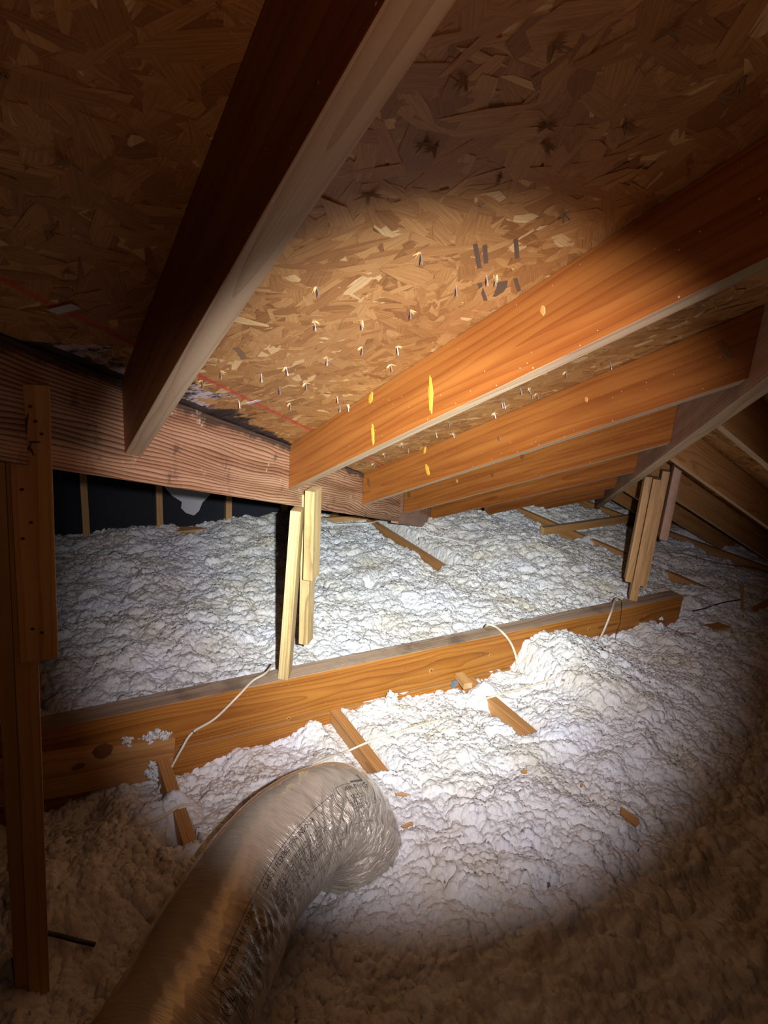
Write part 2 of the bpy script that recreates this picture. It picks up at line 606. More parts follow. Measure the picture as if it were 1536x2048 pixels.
def deck(name, origin, ux, uy, ul, vl, density, inside, poly, zf, seed=1):
    """strand board: a flat sheet under thousands of pressed strands, one mesh"""
    r = np.random.default_rng(seed)
    O = np.array(origin, float)
    UX = np.array(ux, float)
    UX /= np.linalg.norm(UX)
    UY = np.array(uy, float)
    UY /= np.linalg.norm(UY)
    N = np.cross(UX, UY)
    if N[2] > 0:
        N = -N             # towards the room
    verts = []
    loops = []
    starts = []
    tone = []
    uvs = []
    # backing sheet with thickness
    k = len(poly)
    verts += [np.array((x, y, zf(x, y))) + N * t for t in (0.0, -0.012) for (x, y) in poly]
    for q in [tuple(range(k)), tuple(range(2 * k - 1, k - 1, -1))] + [(i, (i + 1) % k, k + (i + 1) % k, k + i) for i in range(k)]:
        starts.append(len(loops))
        loops += list(q)
        tone += [0.35] * len(q)
        uvs += [(0, 0)] * len(q)
    vi = 2 * k
    nfl = int(ul * vl * density)
    U = r.random(nfl) * ul
    Vv = r.random(nfl) * vl
    Ln = r.lognormal(math.log(0.040), 0.45, nfl).clip(0.012, 0.095)
    Wd = r.lognormal(math.log(0.013), 0.5, nfl).clip(0.002, 0.030)
    A = r.normal(math.radians(10), math.radians(55), nfl)
    T = r.random(nfl)
    T = np.where(r.random(nfl) < 0.05, 1.0, T * 0.88)
    Hh = r.random(nfl) * 0.0020 + 0.0002
    tx = r.normal(0, 0.012, nfl)
    ty = r.normal(0, 0.022, nfl)
    Vs = []
    for i in range(nfl):
        pw = O + UX * U[i] + UY * Vv[i]
        if not inside(pw):
            continue
        ca, sa = math.cos(A[i]), math.sin(A[i])
        l, wd = Ln[i], Wd[i]
        j = r.uniform(-0.3, 0.3, 8)
        pts = [(-l * (1 + j[0] * .4), -wd * (.5 + j[1])), (-l * .3 * (1 + j[2]), -wd), (l * .5 * (1 + j[3]), -wd * (1 + j[4] * .5)), (l, -wd * (.2 + j[5])),
               (l * (.9 + j[6] * .4), wd * .7), (l * .1, wd), (-l * .7 * (1 + j[7]), wd * .9)]
        for (x, y) in pts:
            u = x * ca - y * sa
            v = x * sa + y * ca
            h = Hh[i] + x * tx[i] + y * ty[i]
            Vs.append(pw + UX * u + UY * v + N * h)
            uvs.append((x + U[i] * 3, y + Vv[i] * 3))
            tone.append(T[i])
        starts.append(len(loops))
        loops += list(range(vi, vi + 7))
        vi += 7
    verts += Vs
    tot = np.diff(starts + [len(loops)])
    vv = np.array(verts)
    vv[:, 2] += ZC
    me = mesh_np(name, vv, loops, starts, tot, [M['osb']])
    ca_ = me.attributes.new('tone', 'FLOAT_COLOR', 'CORNER')
    t = np.array(tone, dtype=np.float32)
    ca_.data.foreach_set('color', np.stack([t, t, t, np.ones_like(t)], 1).ravel())
    uvl = me.uv_layers.new(name='strand')
    uvl.data.foreach_set('uv', np.array(uvs, dtype=np.float32).ravel())
    o = bpy.data.objects.new(name, me)
    place(o, Matrix.Identity(4))
    tag(o, kind='structure')
    return o


# slope over the camera, between valley and hip
s1 = 1 / math.sqrt(1 + TAN * TAN)
deck('ceiling', (-1.3, 1.5, zr(-1.3) + DECK), (1, 0, -TAN), (0, -1, 0), 5.65 / s1, 5.9, 3600,
     lambda p: -0.56 < p[0] + p[1] < 1.23 and -0.6 < p[0] < 4.1,
     [(-1.3, 0.75), (-1.3, 2.545), (4.25, -3.005), (4.25, -4.80)], lambda x, y: zr(x) + DECK, seed=3)
# slope beyond the hip, falling to the right
Z2 = 0.33 + TAN * 0.56
deck('ceiling', (-0.2, -0.36, Z2 - 0.36 * TAN + DECK), (1, 0, 0), (0, -1, -TAN), 4.6, 4.9, 2600,
     lambda p: p[0] + p[1] < -0.58 and p[0] > 0.6,
     [(0.0, -0.56), (4.25, -4.81), (0.0, -5.3)], lambda x, y: Z2 + TAN * y + DECK, seed=4)
# slope beyond the valley, out of sight behind the valley beam
Z3 = 0.33 - TAN * 1.25
deck('ceiling', (1.0, 1.5, Z3 + 1.5 * TAN + DECK), (1, 0, 0), (0, -1, -TAN), 3.4, 4.4, 900,
     lambda p: p[0] + p[1] > 1.28,
     [(0.6, 0.66), (0.6, 2.0), (4.28, 2.0), (4.28, -3.02)], lambda x, y: Z3 + TAN * y + DECK, seed=5)

# ------------------------------------------------------------------ floor and far wall (setting)


def box(name, lo, hi, mats, kind=None, parent=None):
    lo = V(*lo)
    hi = V(*hi)
    c = (lo + hi) / 2
    d = hi - lo
    bm = bmesh.new()
    bmesh.ops.create_cube(bm, size=1)
    for v in bm.verts:
        v.co = Vector((v.co.x * d.x, v.co.y * d.y, v.co.z * d.z))
    me = bpy.data.meshes.new(name)
    bm.to_mesh(me)
    bm.free()
    for mm in mats:
        me.materials.append(M[mm])
    o = bpy.data.objects.new(name, me)
    place(o, Matrix.Translation(c), parent)
    if kind:
        tag(o, kind=kind)
    return o


box('floor', (0.0, -6.0, -1.66), (4.4, 1.5, -1.63), ['drywall'], 'structure')
wall = box('wall_back', (4.295, -5.2, -1.63), (4.33, 1.5, 0.35), ['felt'], 'structure')

# torn hole in the felt that bares the pale board behind
hole_px = [(326, 966), (428, 980), (415, 995), (405, 1005), (398, 1022), (388, 1031), (372, 1026), (362, 1016), (364, 1004), (345, 992), (330, 975)]
bm = bmesh.new()
vs = []
for (x, y) in hole_px:
    p = at(x, y, (1, 0, 0), 4.292)
    vs.append(bm.verts.new(V(*p)))
f = bm.faces.new(vs)
g = bmesh.ops.extrude_face_region(bm, geom=[f])
for v in g['geom']:
    if isinstance(v, bmesh.types.BMVert):
        v.co.x += 0.003
me = bpy.data.meshes.new('bare_board_patch')
bm.to_mesh(me)
bm.free()
me.materials.append(M['paper'])
o = bpy.data.objects.new('bare_board_patch', me)
place(o, Matrix.Identity(4), wall)
tag(o, label='pale grey board bared by the torn felt')
# curled flap of felt beside the hole
bm = bmesh.new()
fl = [(432, 978, 4.285), (452, 984, 4.25), (449, 1004, 4.23), (436, 1016, 4.25), (418, 1024, 4.285), (410, 1008, 4.288)]
vs = [bm.verts.new(V(*at(x, y, (1, 0, 0), d))) for (x, y, d) in fl]
c = bm.verts.new(V(*at(436, 998, (1, 0, 0), 4.25)))
for i in range(len(vs)):
    bm.faces.new((vs[i], vs[(i + 1) % len(vs)], c))
me = bpy.data.meshes.new('felt_flap')
bm.to_mesh(me)
bm.free()
me.materials.append(M['felt'])
o = bpy.data.objects.new('felt_flap', me)
mod = o.modifiers.new('thickness', 'SOLIDIFY')
mod.thickness = 0.002
place(o, Matrix.Identity(4), wall)

# studs and bottom plate of the felt-covered wall
stud_lab = ['thin tan stud on the black felt wall, next to the near left post',
            'thin tan stud at the left edge of the torn hole in the felt',
            'thin tan stud at the right of the torn hole in the felt',
            'thin tan stud half hidden by the shaded side of the middle prop']
for i, yy in enumerate((0.12, -0.325, -0.770, -1.230, -1.640, -2.05)):
    lab = (['tan stud of the felt wall hidden behind the near left post'] + stud_lab + ['last tan stud of the felt wall, behind the valley beam'])[i]
    o = timber('wall_stud', (4.272, yy, -1.455), (4.272, yy, 0.1), 0.040, 0.042, (1, 0, 0), ('stud', 'stud', 'endgrain'))
    tag(o, lab, 'stud', 'studs of the felt wall')
o = timber('wall_plate', (4.262, 1.2, -1.477), (4.262, -4.2, -1.477), 0.10, 0.042, (0, 0, 1), ('stud', 'stud', 'endgrain'))
tag(o, 'tan bottom plate of the felt wall, mostly buried in white wool', 'plate')

# ------------------------------------------------------------------ rafters of the near slope
rl = ['near dark rafter hanging down across the upper left, pale underside lit',
      'broad orange rafter over the middle prop with yellow resin streaks',
      'third rafter from the left, orange, meeting the valley beside a twisted knot',
      'fourth rafter from the left, pale edge, ending in a nailed joint at the hip',
      'fifth rafter from the left, ending on the hip just above the right prop',
      'sixth rafter from the left, short and low, ending behind the right prop',
      'seventh rafter from the left, lowest one close above the white wool',
      'eighth rafter from the left, smallest, in the far corner by the hip']
RY = [-0.19, -0.79, -1.40, -2.02, -2.66, -3.28, -3.90]
rafters = []
for i, ya in enumerate(RY):
    yc = ya - 0.019
    xl = 1.30 - yc
    xh = -0.58 - yc
    hz = DECK / 2
    a = (xh - 0.1, yc, zr(xh - 0.1) + hz - 0.002)
    b = (xl + 0.1, yc, zr(xl + 0.1) + hz - 0.002)
    o = timber('rafter', a, b, 0.038, (DECK - 0.005) * s1, (0, 0, 1), ('fir', 'fir_edge', 'endgrain'),
               cuts=[((1.230, 0, 0), (1, 1, 0)), ((-0.519, 0, 0), (-1, -1, 0))])
    tag(o, rl[i], 'rafter', 'rafters between the valley beam and the hip')
    rafters.append(o)

# valley beam in two lengths, hip
vx = 1 / math.sqrt(2)
SL = TAN * vx


def diag(name, x0, x1, c, drop, depth, mats, th=0.038, cuts=()):
    """board running down the roof at 45 degrees; c = x+y of its centre line"""
    p = lambda x: (x, c - x, zr(x) - drop + depth / 2)
    return timber(name, p(x0), p(x1), th, depth * math.cos(math.atan(SL)), (0, 0, 1), mats, cuts=cuts)


CV = 1.232 + 0.019 * math.sqrt(2)
val1 = diag('valley_beam', 0.45, 3.26, CV, 0.050, 0.207, ('valley', 'valley', 'endgrain'), cuts=[((3.19, -1.94, 0), (1, 0, 0))])
tag(val1, 'rough brown valley beam with black stains, from the left post past the middle prop', 'beam')
val2 = diag('valley_beam', 3.15, 4.20, CV + 0.004, 0.062, 0.219, ('valley_pale', 'valley_pale', 'endgrain'), cuts=[((3.196, -1.95, 0), (-1, 0, 0))])
tag(val2, 'short pinkish length of valley beam that carries the far rafter ends', 'beam')
CH = -0.52 - 0.019 * math.sqrt(2)
hip = diag('hip_rafter', -0.6, 4.2, CH, 0.040, 0.196, ('valley_pale', 'fir_edge', 'endgrain'))
tag(hip, 'diagonal hip board rising to the right edge above the right prop', 'beam')

# rafters of the slope beyond the hip (seen on their near side)
fl_lab = ['pale edged dark rafter beyond the hip, nearest the right edge',
          'long dark rafter beyond the hip, starting at the head of the right prop',
          'dark rafter beyond the hip, just below the one that starts at the prop head',
          'low dark rafter beyond the hip, close over the wool',
          'lowest dark rafter beyond the hip, vanishing in the right corner']
for i, xa in enumerate((1.175, 1.69, 2.24, 2.80, 3.36)):
    xc = xa + 0.019
    y0 = -0.56 - xc + 0.2
    y1 = -4.95
    zz = lambda y: Z2 + TAN * y + DECK / 2 - 0.002
    o = timber('rafter', (xc, y0, zz(y0)), (xc, y1, zz(y1)), 0.038, (DECK - 0.005) * s1, (0, 0, 1), ('joist', 'fir_edge', 'endgrain'),
               cuts=[((-0.60, 0, 0), (1, 1, 0))])
    tag(o, fl_lab[i], 'rafter', 'rafters beyond the hip')

# ------------------------------------------------------------------ strongback and ceiling joists
sb = timber('strongback', (2.045, 0.95, -1.4), (2.045, -3.06, -1.4), 0.085, 0.18, (0, 0, 1), ('pine', 'dusty_top', 'endgrain'), bevel=0.004)
tag(sb, 'heavy honey-coloured beam lying across the joists under both props', 'beam')
sis = timber('sister_board', (1.981, 0.9, -1.41 + 0.04), (1.981, -0.382, -1.498), 0.036, 0.155, (0, 0, 1), ('joist', 'joist', 'endgrain'), bevel=0.006)
tag(sis, 'darker board with round knots nailed to the left end of the long beam', 'board')

jl = ['joist crossing under the beam at the left, beside the bent cable',
      'joist in front of the beam, between duct elbow and middle prop',
      'joist in front of the beam right of the blue-grey clip',
      'long joist in the far wool running up to the valley beam',
      'joist in the wool left of the right prop',
      'joist in the wool just right of the middle joist',
      'joist in the wool beyond the right prop, running to the right edge']
JY = [-0.345, -1.008, -1.655, -2.325, -3.02, -3.76, -4.58]
for i, yy in enumerate(JY):
    yc = yy + 0.0
    o = timber('ceiling_joist', (0.05, yc, -1.56), (4.24, yc, -1.56), 0.040, 0.139, (0, 0, 1), ('joist', 'joist', 'endgrain'))
    lab = [jl[0], jl[1], jl[2], jl[3], 'joist buried under the wool left of the right prop', 'joist surfacing in the wool behind and beyond the right prop', jl[6]][i]
    tag(o, lab, 'joist', 'ceiling joists under the wool')
bl = ['blocking board below the beam left of the first joist', 'blocking board below the beam between the first two joists',
      'blocking board below the beam next to the blue-grey clip', 'blocking board below the beam right of the third joist',
      'blocking board buried below the right part of the beam', 'blocking board below the beam under the right prop']
ye = [0.9] + JY[:5] + [-3.30]
for i in range(6):
    o = timber('blocking', (2.015, ye[i] - 0.021, -1.562), (2.015, ye[i + 1] + 0.021, -1.562), 0.038, 0.133, (0, 0, 1), ('pine', 'joist', 'endgrain'), bevel=0.002)
    tag(o, bl[i], 'board', 'blocking between the joists')

# cross board far back and debris boards on the right
o = timber('cross_board', (3.47, -3.40, -1.45), (3.55, -5.1, -1.45), 0.040, 0.060, (0, 0, 1), ('joist', 'dusty_top', 'endgrain'))
tag(o, 'brown cross board lying over the far joists behind the right prop', 'board')
o = timber('offcut_board', (1.94, -2.80, -1.50), (1.86, -3.25, -1.462), 0.09, 0.036, (0.2, 0, 1), ('joist', 'joist', 'endgrain'))
tag(o, 'short board poking out of the wool below the right end of the long beam', 'board')
o = timber('offcut_board', (1.93, -3.62, -1.50), (2.02, -4.6, -1.38), 0.04, 0.10, (0, 0, 1), ('joist', 'joist', 'endgrain'))
tag(o, 'dark board sticking out of the wool at the right edge', 'board')
o = timber('lath_strip', (1.86, -3.42, -1.462), (2.08, -3.72, -1.375), 0.012, 0.022, (0, 0, 1), ('stud', 'stud', 'endgrain'))
tag(o, 'thin pale wood strip leaning on the dark board at the right edge', 'stick')

# ------------------------------------------------------------------ props
# middle prop under the valley beam
mp_ = empty('roof_prop', V(2.03, -0.80, -1.31))
tag(mp_, 'middle wooden prop of three boards standing on the long beam under the valley', 'prop')
post('main_post', 2.035, -0.806, -33, 0.075, 0.038, -1.31, -0.665, ('grey_stud', 'grey_stud', 'endgrain'), mp_, lean=(0.016, -0.032))
post('side_board', 2.132, -0.927, -45, 0.060, 0.037, -1.240, -0.63, ('grey_stud', 'grey_stud', 'endgrain'), mp_, lean=(-0.018, 0.018))
post('front_block', 2.047, -0.900, -45, 0.070, 0.036, -0.930, -0.592, ('grey_stud', 'grey_stud', 'endgrain'), mp_, lean=(-0.008, 0.010))

# right prop under the hip
rp_ = empty('roof_prop', V(2.07, -2.745, -1.31))
tag(rp_, 'right wooden prop of several boards under the hip, near the beam end', 'prop')
HX = 0.7071
post('main_post', 2.085, -2.757, -45, 0.085, 0.038, -1.31, -0.66, ('stud', 'stud', 'endgrain'), rp_)
post('side_board', 2.085 + 0.030, -2.757 + 0.026, -45, 0.080, 0.034, -1.215, -0.655, ('stud', 'stud', 'endgrain'), rp_)
o = post('back_board', 2.085 - 0.015, -2.757 - 0.038, -45, 0.060, 0.034, -1.235, -0.62, ('stud', 'stud', 'endgrain'), rp_)
o = post('upper_board', 2.085 - 0.062, -2.757 - 0.055, -45, 0.085, 0.038, -0.96, -0.50, ('valley_pale', 'valley_pale', 'endgrain'), rp_)
tag(o, label='greyish short upper board beside the hip')

# left prop, close to the camera
lp_ = empty('roof_prop', V(1.28, 0.04, -1.60))
tag(lp_, 'near wooden prop along the left edge, standing in the wool', 'prop')
wm = ('stud_orange', 'stud_orange', 'endgrain')
post('main_post', 1.281, 0.059, 90, 0.040, 0.060, -1.62, -0.25, wm, lp_, lean=(0.0, -0.057))
o_b = post('facing_board', 1.262, -0.002, 90, 0.064, 0.036, -0.662, -0.150, wm, lp_, lean=(0, -0.018))
o_s = post('side_board', 1.300, 0.088, 90, 0.034, 0.070, -1.62, -0.12, wm, lp_, lean=(0.0, -0.060))
for k, (x, y) in enumerate([(60, 813), (37, 841), (71, 843), (83, 868), (45, 878), (44, 979), (62, 1045), (46, 1077), (65, 1258), (84, 1265)]):
    p = V(*at(x, y, (1, 0, 0), 1.2435))
    ragged_disc('nail_head', 0.0028, 0.0036, 10, M['rust'], 0.0012, 0.1, k, o_b, frame(p, (-1, 0, 0), (0, 0, 1)))
# split knot on the facing board
for k, (x, y, r1, r2, an) in enumerate([(52, 850, 0.003, 0.020, 10), (52, 905, 0.0022, 0.018, 30), (62, 900, 0.002, 0.012, -18), (68, 884, 0.010, 0.002, 0)]):
    p = V(*at(x, y, (1, 0, 0), 1.2438))
    q = math.radians(an)
    ragged_disc('knot', r1, r2, 12, M['rust'], 0.0010, 0.3, 40 + k, o_b, frame(p, (-1, 0, 0), (0, math.cos(q), math.sin(q))))

# ------------------------------------------------------------------ details on the timbers
def decal(parent, name, px, py, n, c, r1, r2, mat, ang=0.0, seed=0, jag=0.15, off=0.0006, thick=0.0010):
    nn = Vector(n).normalized()
    p = at(px, py, n, c)
    if nn.dot(p) > 0:
        nn = -nn
    ax = Vector((1, 0, -TAN)) if abs(n[1]) > 0.9 and abs(n[0]) < 0.1 else Vector((nn.y, -nn.x, 0))
    mw = frame(V(*p) + nn * off, nn, ax)
    mw = mw @ Matrix.Rotation(math.radians(ang), 4, 'Z')
    return ragged_disc(name, r1, r2, 22, mat, thick, jag, seed, parent, mw, dome=True)


# knots and resin on the rafters' lit (+y) faces
for (i, px, py, r1, r2, mt, nm, ang) in [
        (1, 1086, 620, 0.006, 0.009, 'knot_rim', 'knot', 0), (1, 862, 790, 0.009, 0.040, 'resin', 'resin_streak', -12),
        (1, 746, 868, 0.008, 0.026, 'resin', 'resin_streak', -10), (1, 742, 795, 0.016, 0.010, 'resin', 'resin_streak', 40),
        (2, 998, 877, 0.007, 0.009, 'knot', 'knot', 0), (2, 855, 940, 0.012, 0.024, 'resin', 'resin_streak', 15), (2, 850, 900, 0.016, 0.008, 'resin', 'resin_streak', 50),
        (2, 738, 965, 0.016, 0.022, 'knot', 'knot', 10), (2, 1173, 799, 0.006, 0.008, 'knot_rim', 'knot', 0),
        (3, 1045, 912, 0.016, 0.015, 'knot', 'knot', 0), (3, 985, 950, 0.012, 0.012, 'knot', 'knot', 0), (3, 818, 990, 0.020, 0.018, 'knot', 'knot', 0), (3, 914, 962, 0.010, 0.010, 'knot_rim', 'knot', 0),
        (4, 972, 1017, 0.018, 0.014, 'knot', 'knot', 0), (2, 1450, 700, 0.010, 0.030, 'knot', 'knot', 25)]:
    decal(rafters[i], nm, px, py, (0, 1, 0), RY[i], r1, r2, M[mt], ang, px)
# knots on the beam face
for k, (px, py, r) in enumerate([(862, 1341, 0.011), (577, 1437, 0.009), (980, 1310, 0.007), (1178, 1258, 0.012), (1290, 1232, 0.008)]):
    q = decal(sb, 'knot', px, py, (1, 0, 0), 2.0025, r, r * 0.85, M['knot_rim'], 0, 3 + k)
    decal(sb, 'knot', px, py, (1, 0, 0), 2.0022, r * 0.62, r * 0.5, M['knot'], 0, 30 + k, off=0.0016)
for k, (px, py, r1, r2) in enumerate([(206, 1502, 0.030, 0.028), (157, 1533, 0.020, 0.011)]):
    decal(sis, 'knot', px, py, (1, 0, 0), 1.963, r1, r2, M['knot'], 10, 50 + k, jag=0.08, thick=0.0006)

# stamped strokes on the sheathing and a silver tag by the chalk line
ceil = bpy.data.objects['ceiling']
strokes = [((950, 485), (959, 533)), ((969, 487), (972, 523)), ((1031, 474), (1034, 513)), ((958, 562), (971, 598)), ((1030, 553), (1038, 579))]
NRv = Vector(NR).normalized()


def ribbon(name, pts, wdt, mat, parent, off=0.004):
    bm = bmesh.new()
    P3 = [V(*at(x, y, NR, 0.487)) - NRv * off for (x, y) in pts]
    prev = None
    for i, p in enumerate(P3):
        d = (P3[min(i + 1, len(P3) - 1)] - P3[max(i - 1, 0)]).normalized()
        s = d.cross(NRv).normalized() * wdt[i if isinstance(wdt, list) else 0] / 2 if isinstance(wdt, list) else d.cross(NRv).normalized() * wdt / 2
        row = [bm.verts.new(p + s), bm.verts.new(p - s)]
        row += [bm.verts.new(v.co + NRv * 0.0008) for v in row]
        if prev:
            bm.faces.new((prev[0], row[0], row[1], prev[1]))
            bm.faces.new((prev[2], prev[3], row[3], row[2]))
            bm.faces.new((prev[0], prev[2], row[2], row[0]))
            bm.faces.new((prev[1], row[1], row[3], prev[3]))
        prev = row
    me = bpy.data.meshes.new(name)
    bm.to_mesh(me)
    bm.free()
    me.materials.append(mat)
    o = bpy.data.objects.new(name, me)
    place(o, Matrix.Identity(4), parent)
    return o


for a, b in strokes:
    ribbon('stamped_mark', [a, ((a[0] + b[0]) / 2, (a[1] + b[1]) / 2), b], 0.0065, M['stamp'], ceil, 0.0032)
ribbon('stamped_mark', [(1004, 560), (1003, 572), (998, 581), (988, 590)], [0.018, 0.018, 0.015, 0.006], M['stamp'], ceil, 0.0032)
ribbon('stamped_mark', [(471, 693), (482, 703), (488, 716)], 0.012, M['splinter_dark'], ceil, 0.0032)
o = ribbon('white_tag', [(494, 803), (518, 796)], 0.013, M['tag'], ceil, 0.006)
o = ribbon('white_tag', [(104, 617), (152, 605)], 0.020, M['tag'], ceil, 0.006)

# ------------------------------------------------------------------ nails through the sheathing
z5 = lambda x, y: (400 + x / 2.363, 450 + y / 2.363)
z3 = lambda x, y: (900 + x / 2.415, 700 + y / 2.415)
npx = [z5(*q) for q in [(552, 285), (540, 448), (760, 450), (993, 398), (767, 570), (930, 568), (900, 655), (97, 685), (407, 668), (375, 762), (500, 742),
                        (183, 828), (427, 838), (647, 806), (697, 846), (660, 850), (1043, 125), (1353, 232), (1395, 232), (1210, 285), (10, 730),
                        (1175, 928), (1195, 980), (1115, 978), (955, 1030), (985, 1055), (1390, 885), (1515, 770), (820, 1125), (1437, 838), (870, 1075), (290, 700), (600, 620)]]
npx += [z3(*q) for q in [(340, 185), (383, 180), (393, 205), (420, 207), (775, 60), (215, 300), (18, 395), (560, 100), (250, 250)]]
npx += [(1275, 585), (1360, 592), (1392, 602), (1428, 598)]
nail_me = None


def nail_mesh():
    bm = bmesh.new()
    r = 0.0012
    bmesh.ops.create_cone(bm, cap_ends=True, segments=8, radius1=r, radius2=r, depth=0.015, matrix=Matrix.Translation((0, 0, 0.0075)))
    bmesh.ops.create_cone(bm, cap_ends=False, segments=8, radius1=r, radius2=0.0001, depth=0.005, matrix=Matrix.Translation((0, 0, 0.0175)))
    me = bpy.data.meshes.new('shank')
    bm.to_mesh(me)
    bm.free()
    me.materials.append(M['nail'])
    return me


def splinter_mesh(mat, n=5, size=1.0, seed=0):
    rr = random.Random(seed)
    bm = bmesh.new()
    t0 = rr.uniform(0, 6.28)
    for k in range(n):
        t = t0 + rr.gauss(0, 0.55) + (3.14 if rr.random() < 0.25 else 0)
        l = rr.uniform(0.005, 0.016) * size
        wdt = rr.uniform(0.0015, 0.004) * size
        d = Vector((math.cos(t), math.sin(t), 0))
        s = Vector((-d.y, d.x, 0)) * wdt
        tip = d * l + Vector((0, 0, rr.uniform(0.003, 0.010) * size))
        b0 = d * 0.001 + s
        b1 = d * 0.001 - s
        v = [bm.verts.new(b0), bm.verts.new(b1), bm.verts.new(tip), bm.verts.new(d * 0.001 + Vector((0, 0, 0.0025 * size)))]
        bm.faces.new((v[0], v[2], v[3]))
        bm.faces.new((v[1], v[3], v[2]))
        bm.faces.new((v[0], v[1], v[2]))
        bm.faces.new((v[0], v[3], v[1]))
    me = bpy.data.meshes.new('splinter')
    bm.to_mesh(me)
    bm.free()
    me.materials.append(mat)
    return me


nm_ = nail_mesh()
spl = [splinter_mesh(M['splinter'], 4 + k, 1.0, k) for k in range(4)]
deck_n = -NRv
for k, (x, y) in enumerate(npx):
    p = V(*at(x, y, NR, 0.487)) + deck_n * 0.001
    tilt = Vector((random.uniform(-.12, .12), random.uniform(-.12, .12), 0))
    o = bpy.data.objects.new('roofing_nail', nm_)
    place(o, frame(p, deck_n + tilt, (1, random.uniform(-1, 1), 0)))
    tag(o, 'shiny roofing nail tip poking down through the strand board between the rafters', 'nail', 'roofing nails through the strand board')
    if k % 2 == 0 or k < 8:
        s = bpy.data.objects.new('splinter', spl[k % 4])
        place(s, frame(p, deck_n, (1, random.uniform(-1, 1), 0)), o)
# ragged blow-outs in the board overhead
for k, (x, y, sz) in enumerate([(1085, 280, 1.7), (848, 285, 1.2), (868, 292, 1.1), (735, 385, 1.5), (1105, 85, 1.6), (1435, 190, 1.6), (1488, 150, 1.3), (1000, 560 - 210, 0.9),
                                (140, 320, 1.6), (15, 150, 1.6), (100, 460, 1.3), (130, 540, 1.2), (930, 150, 1.3), (1250, 245, 1.3), (1130, 425, 1.2), (955, 410, .9), (1335, 60, 1.5), (60, 330, 1.0), (1090, 250, 1.4)]):
    p = V(*at(x, y, NR, 0.487)) + deck_n * 0.001
    o = bpy.data.objects.new('splinter', splinter_mesh(M['splinter_dark'], 6, sz * 0.9, 60 + k))
    place(o, frame(p, deck_n, (1, 0.3, 0)), ceil)

# ------------------------------------------------------------------ insulated duct
path = np.array([(0.60, 0.10, -1.30), (0.76, -0.045, -1.30), (0.922, -0.192, -1.30), (1.014, -0.268, -1.30), (1.092, -0.336, -1.30), (1.183, -0.429, -1.30), (1.262, -0.545, -1.300),
                 (1.305, -0.625, -1.308), (1.335, -0.700, -1.345), (1.345, -0.752, -1.405), (1.345, -0.780, -1.485), (1.34, -0.79, -1.57)])
path += np.array([0.007, 0.013, 0.0])
NS, NA, RAD = 520, 200, 0.141


def catmull(P, n):
    P = np.vstack([2 * P[0] - P[1], P, 2 * P[-1] - P[-2]])
    out = []
    segs = len(P) - 3
    for i in range(n):
        u = i / (n - 1) * segs
        k = min(int(u), segs - 1)
        t = u - k
        p0, p1, p2, p3 = P[k:k + 4]
        out.append(0.5 * ((2 * p1) + (-p0 + p2) * t + (2 * p0 - 5 * p1 + 4 * p2 - p3) * t * t + (-p0 + 3 * p1 - 3 * p2 + p3) * t ** 3))
    return np.array(out)


cp = catmull(path, 2000)
dd = np.r_[0, np.cumsum(np.linalg.norm(np.diff(cp, axis=0), axis=1))]
LEN = dd[-1]
su = np.linspace(0, LEN, NS)
C = np.stack([np.interp(su, dd, cp[:, k]) for k in range(3)], 1)
T = np.gradient(C, axis=0)
T /= np.linalg.norm(T, axis=1)[:, None]
for _ in range(6):
    T[1:-1] = (T[:-2] + T[1:-1] * 2 + T[2:]) / 4
T /= np.linalg.norm(T, axis=1)[:, None]
# parallel transported frame; angle 0 = straight up at the near end, growing towards the right-hand side
A0 = np.array([0, 0, 1.0])
Af = []
prev = A0 - T[0] * A0.dot(T[0])
prev /= np.linalg.norm(prev)
for i in range(NS):
    a = prev - T[i] * prev.dot(T[i])
    a /= np.linalg.norm(a)
    Af.append(a)
    prev = a
Af = np.array(Af)
Bf = np.cross(T, Af)       # to the right of the direction of travel is -B or +B
# make B point to the camera side (towards -x)
if (Bf[NS // 2] @ np.array([-1.0, -0.2, 0])) < 0:
    Bf = -Bf


def duct_r(s, th):
    f = s / LEN
    r = RAD * (1 - 0.05 * np.exp(-((s - (LEN - 0.34)) / 0.10) ** 2))
    # soft coil rings and a sag at the sides
    r = r + 0.003 * np.cos(2 * th)
    # folds of the plastic jacket, long round the duct and short along it
    n1 = vnoise(s * 26 + th * 2.4, th * 1.3 + 3, 5)
    n2 = vnoise(s * 70 - th * 2.2, th * 2.6, 9)
    amp = 0.0007 + 0.0055 * np.exp(-((th - 1.05) / 0.5) ** 2) + 0.0075 * np.clip((s - (LEN - 0.52)) / 0.15, 0, 1) * np.exp(-((th - 1.3) / 0.9) ** 2)
    r = r - amp * np.abs(n1) * 1.6 + amp * 0.35 * n2
    r = r + 0.006 * vnoise(s * 5, th * 1.2, 2)
    return r


def duct_pt(s, th, off=0.0):
    s = np.asarray(s, float)
    th = np.asarray(th, float)
    c = np.stack([np.interp(s, su, C[:, k]) for k in range(3)], -1)
    a = np.stack([np.interp(s, su, Af[:, k]) for k in range(3)], -1)
    b = np.stack([np.interp(s, su, Bf[:, k]) for k in range(3)], -1)
    r = duct_r(s, th) + off
    return c + (a * np.cos(th)[..., None] + b * np.sin(th)[..., None]) * r[..., None]


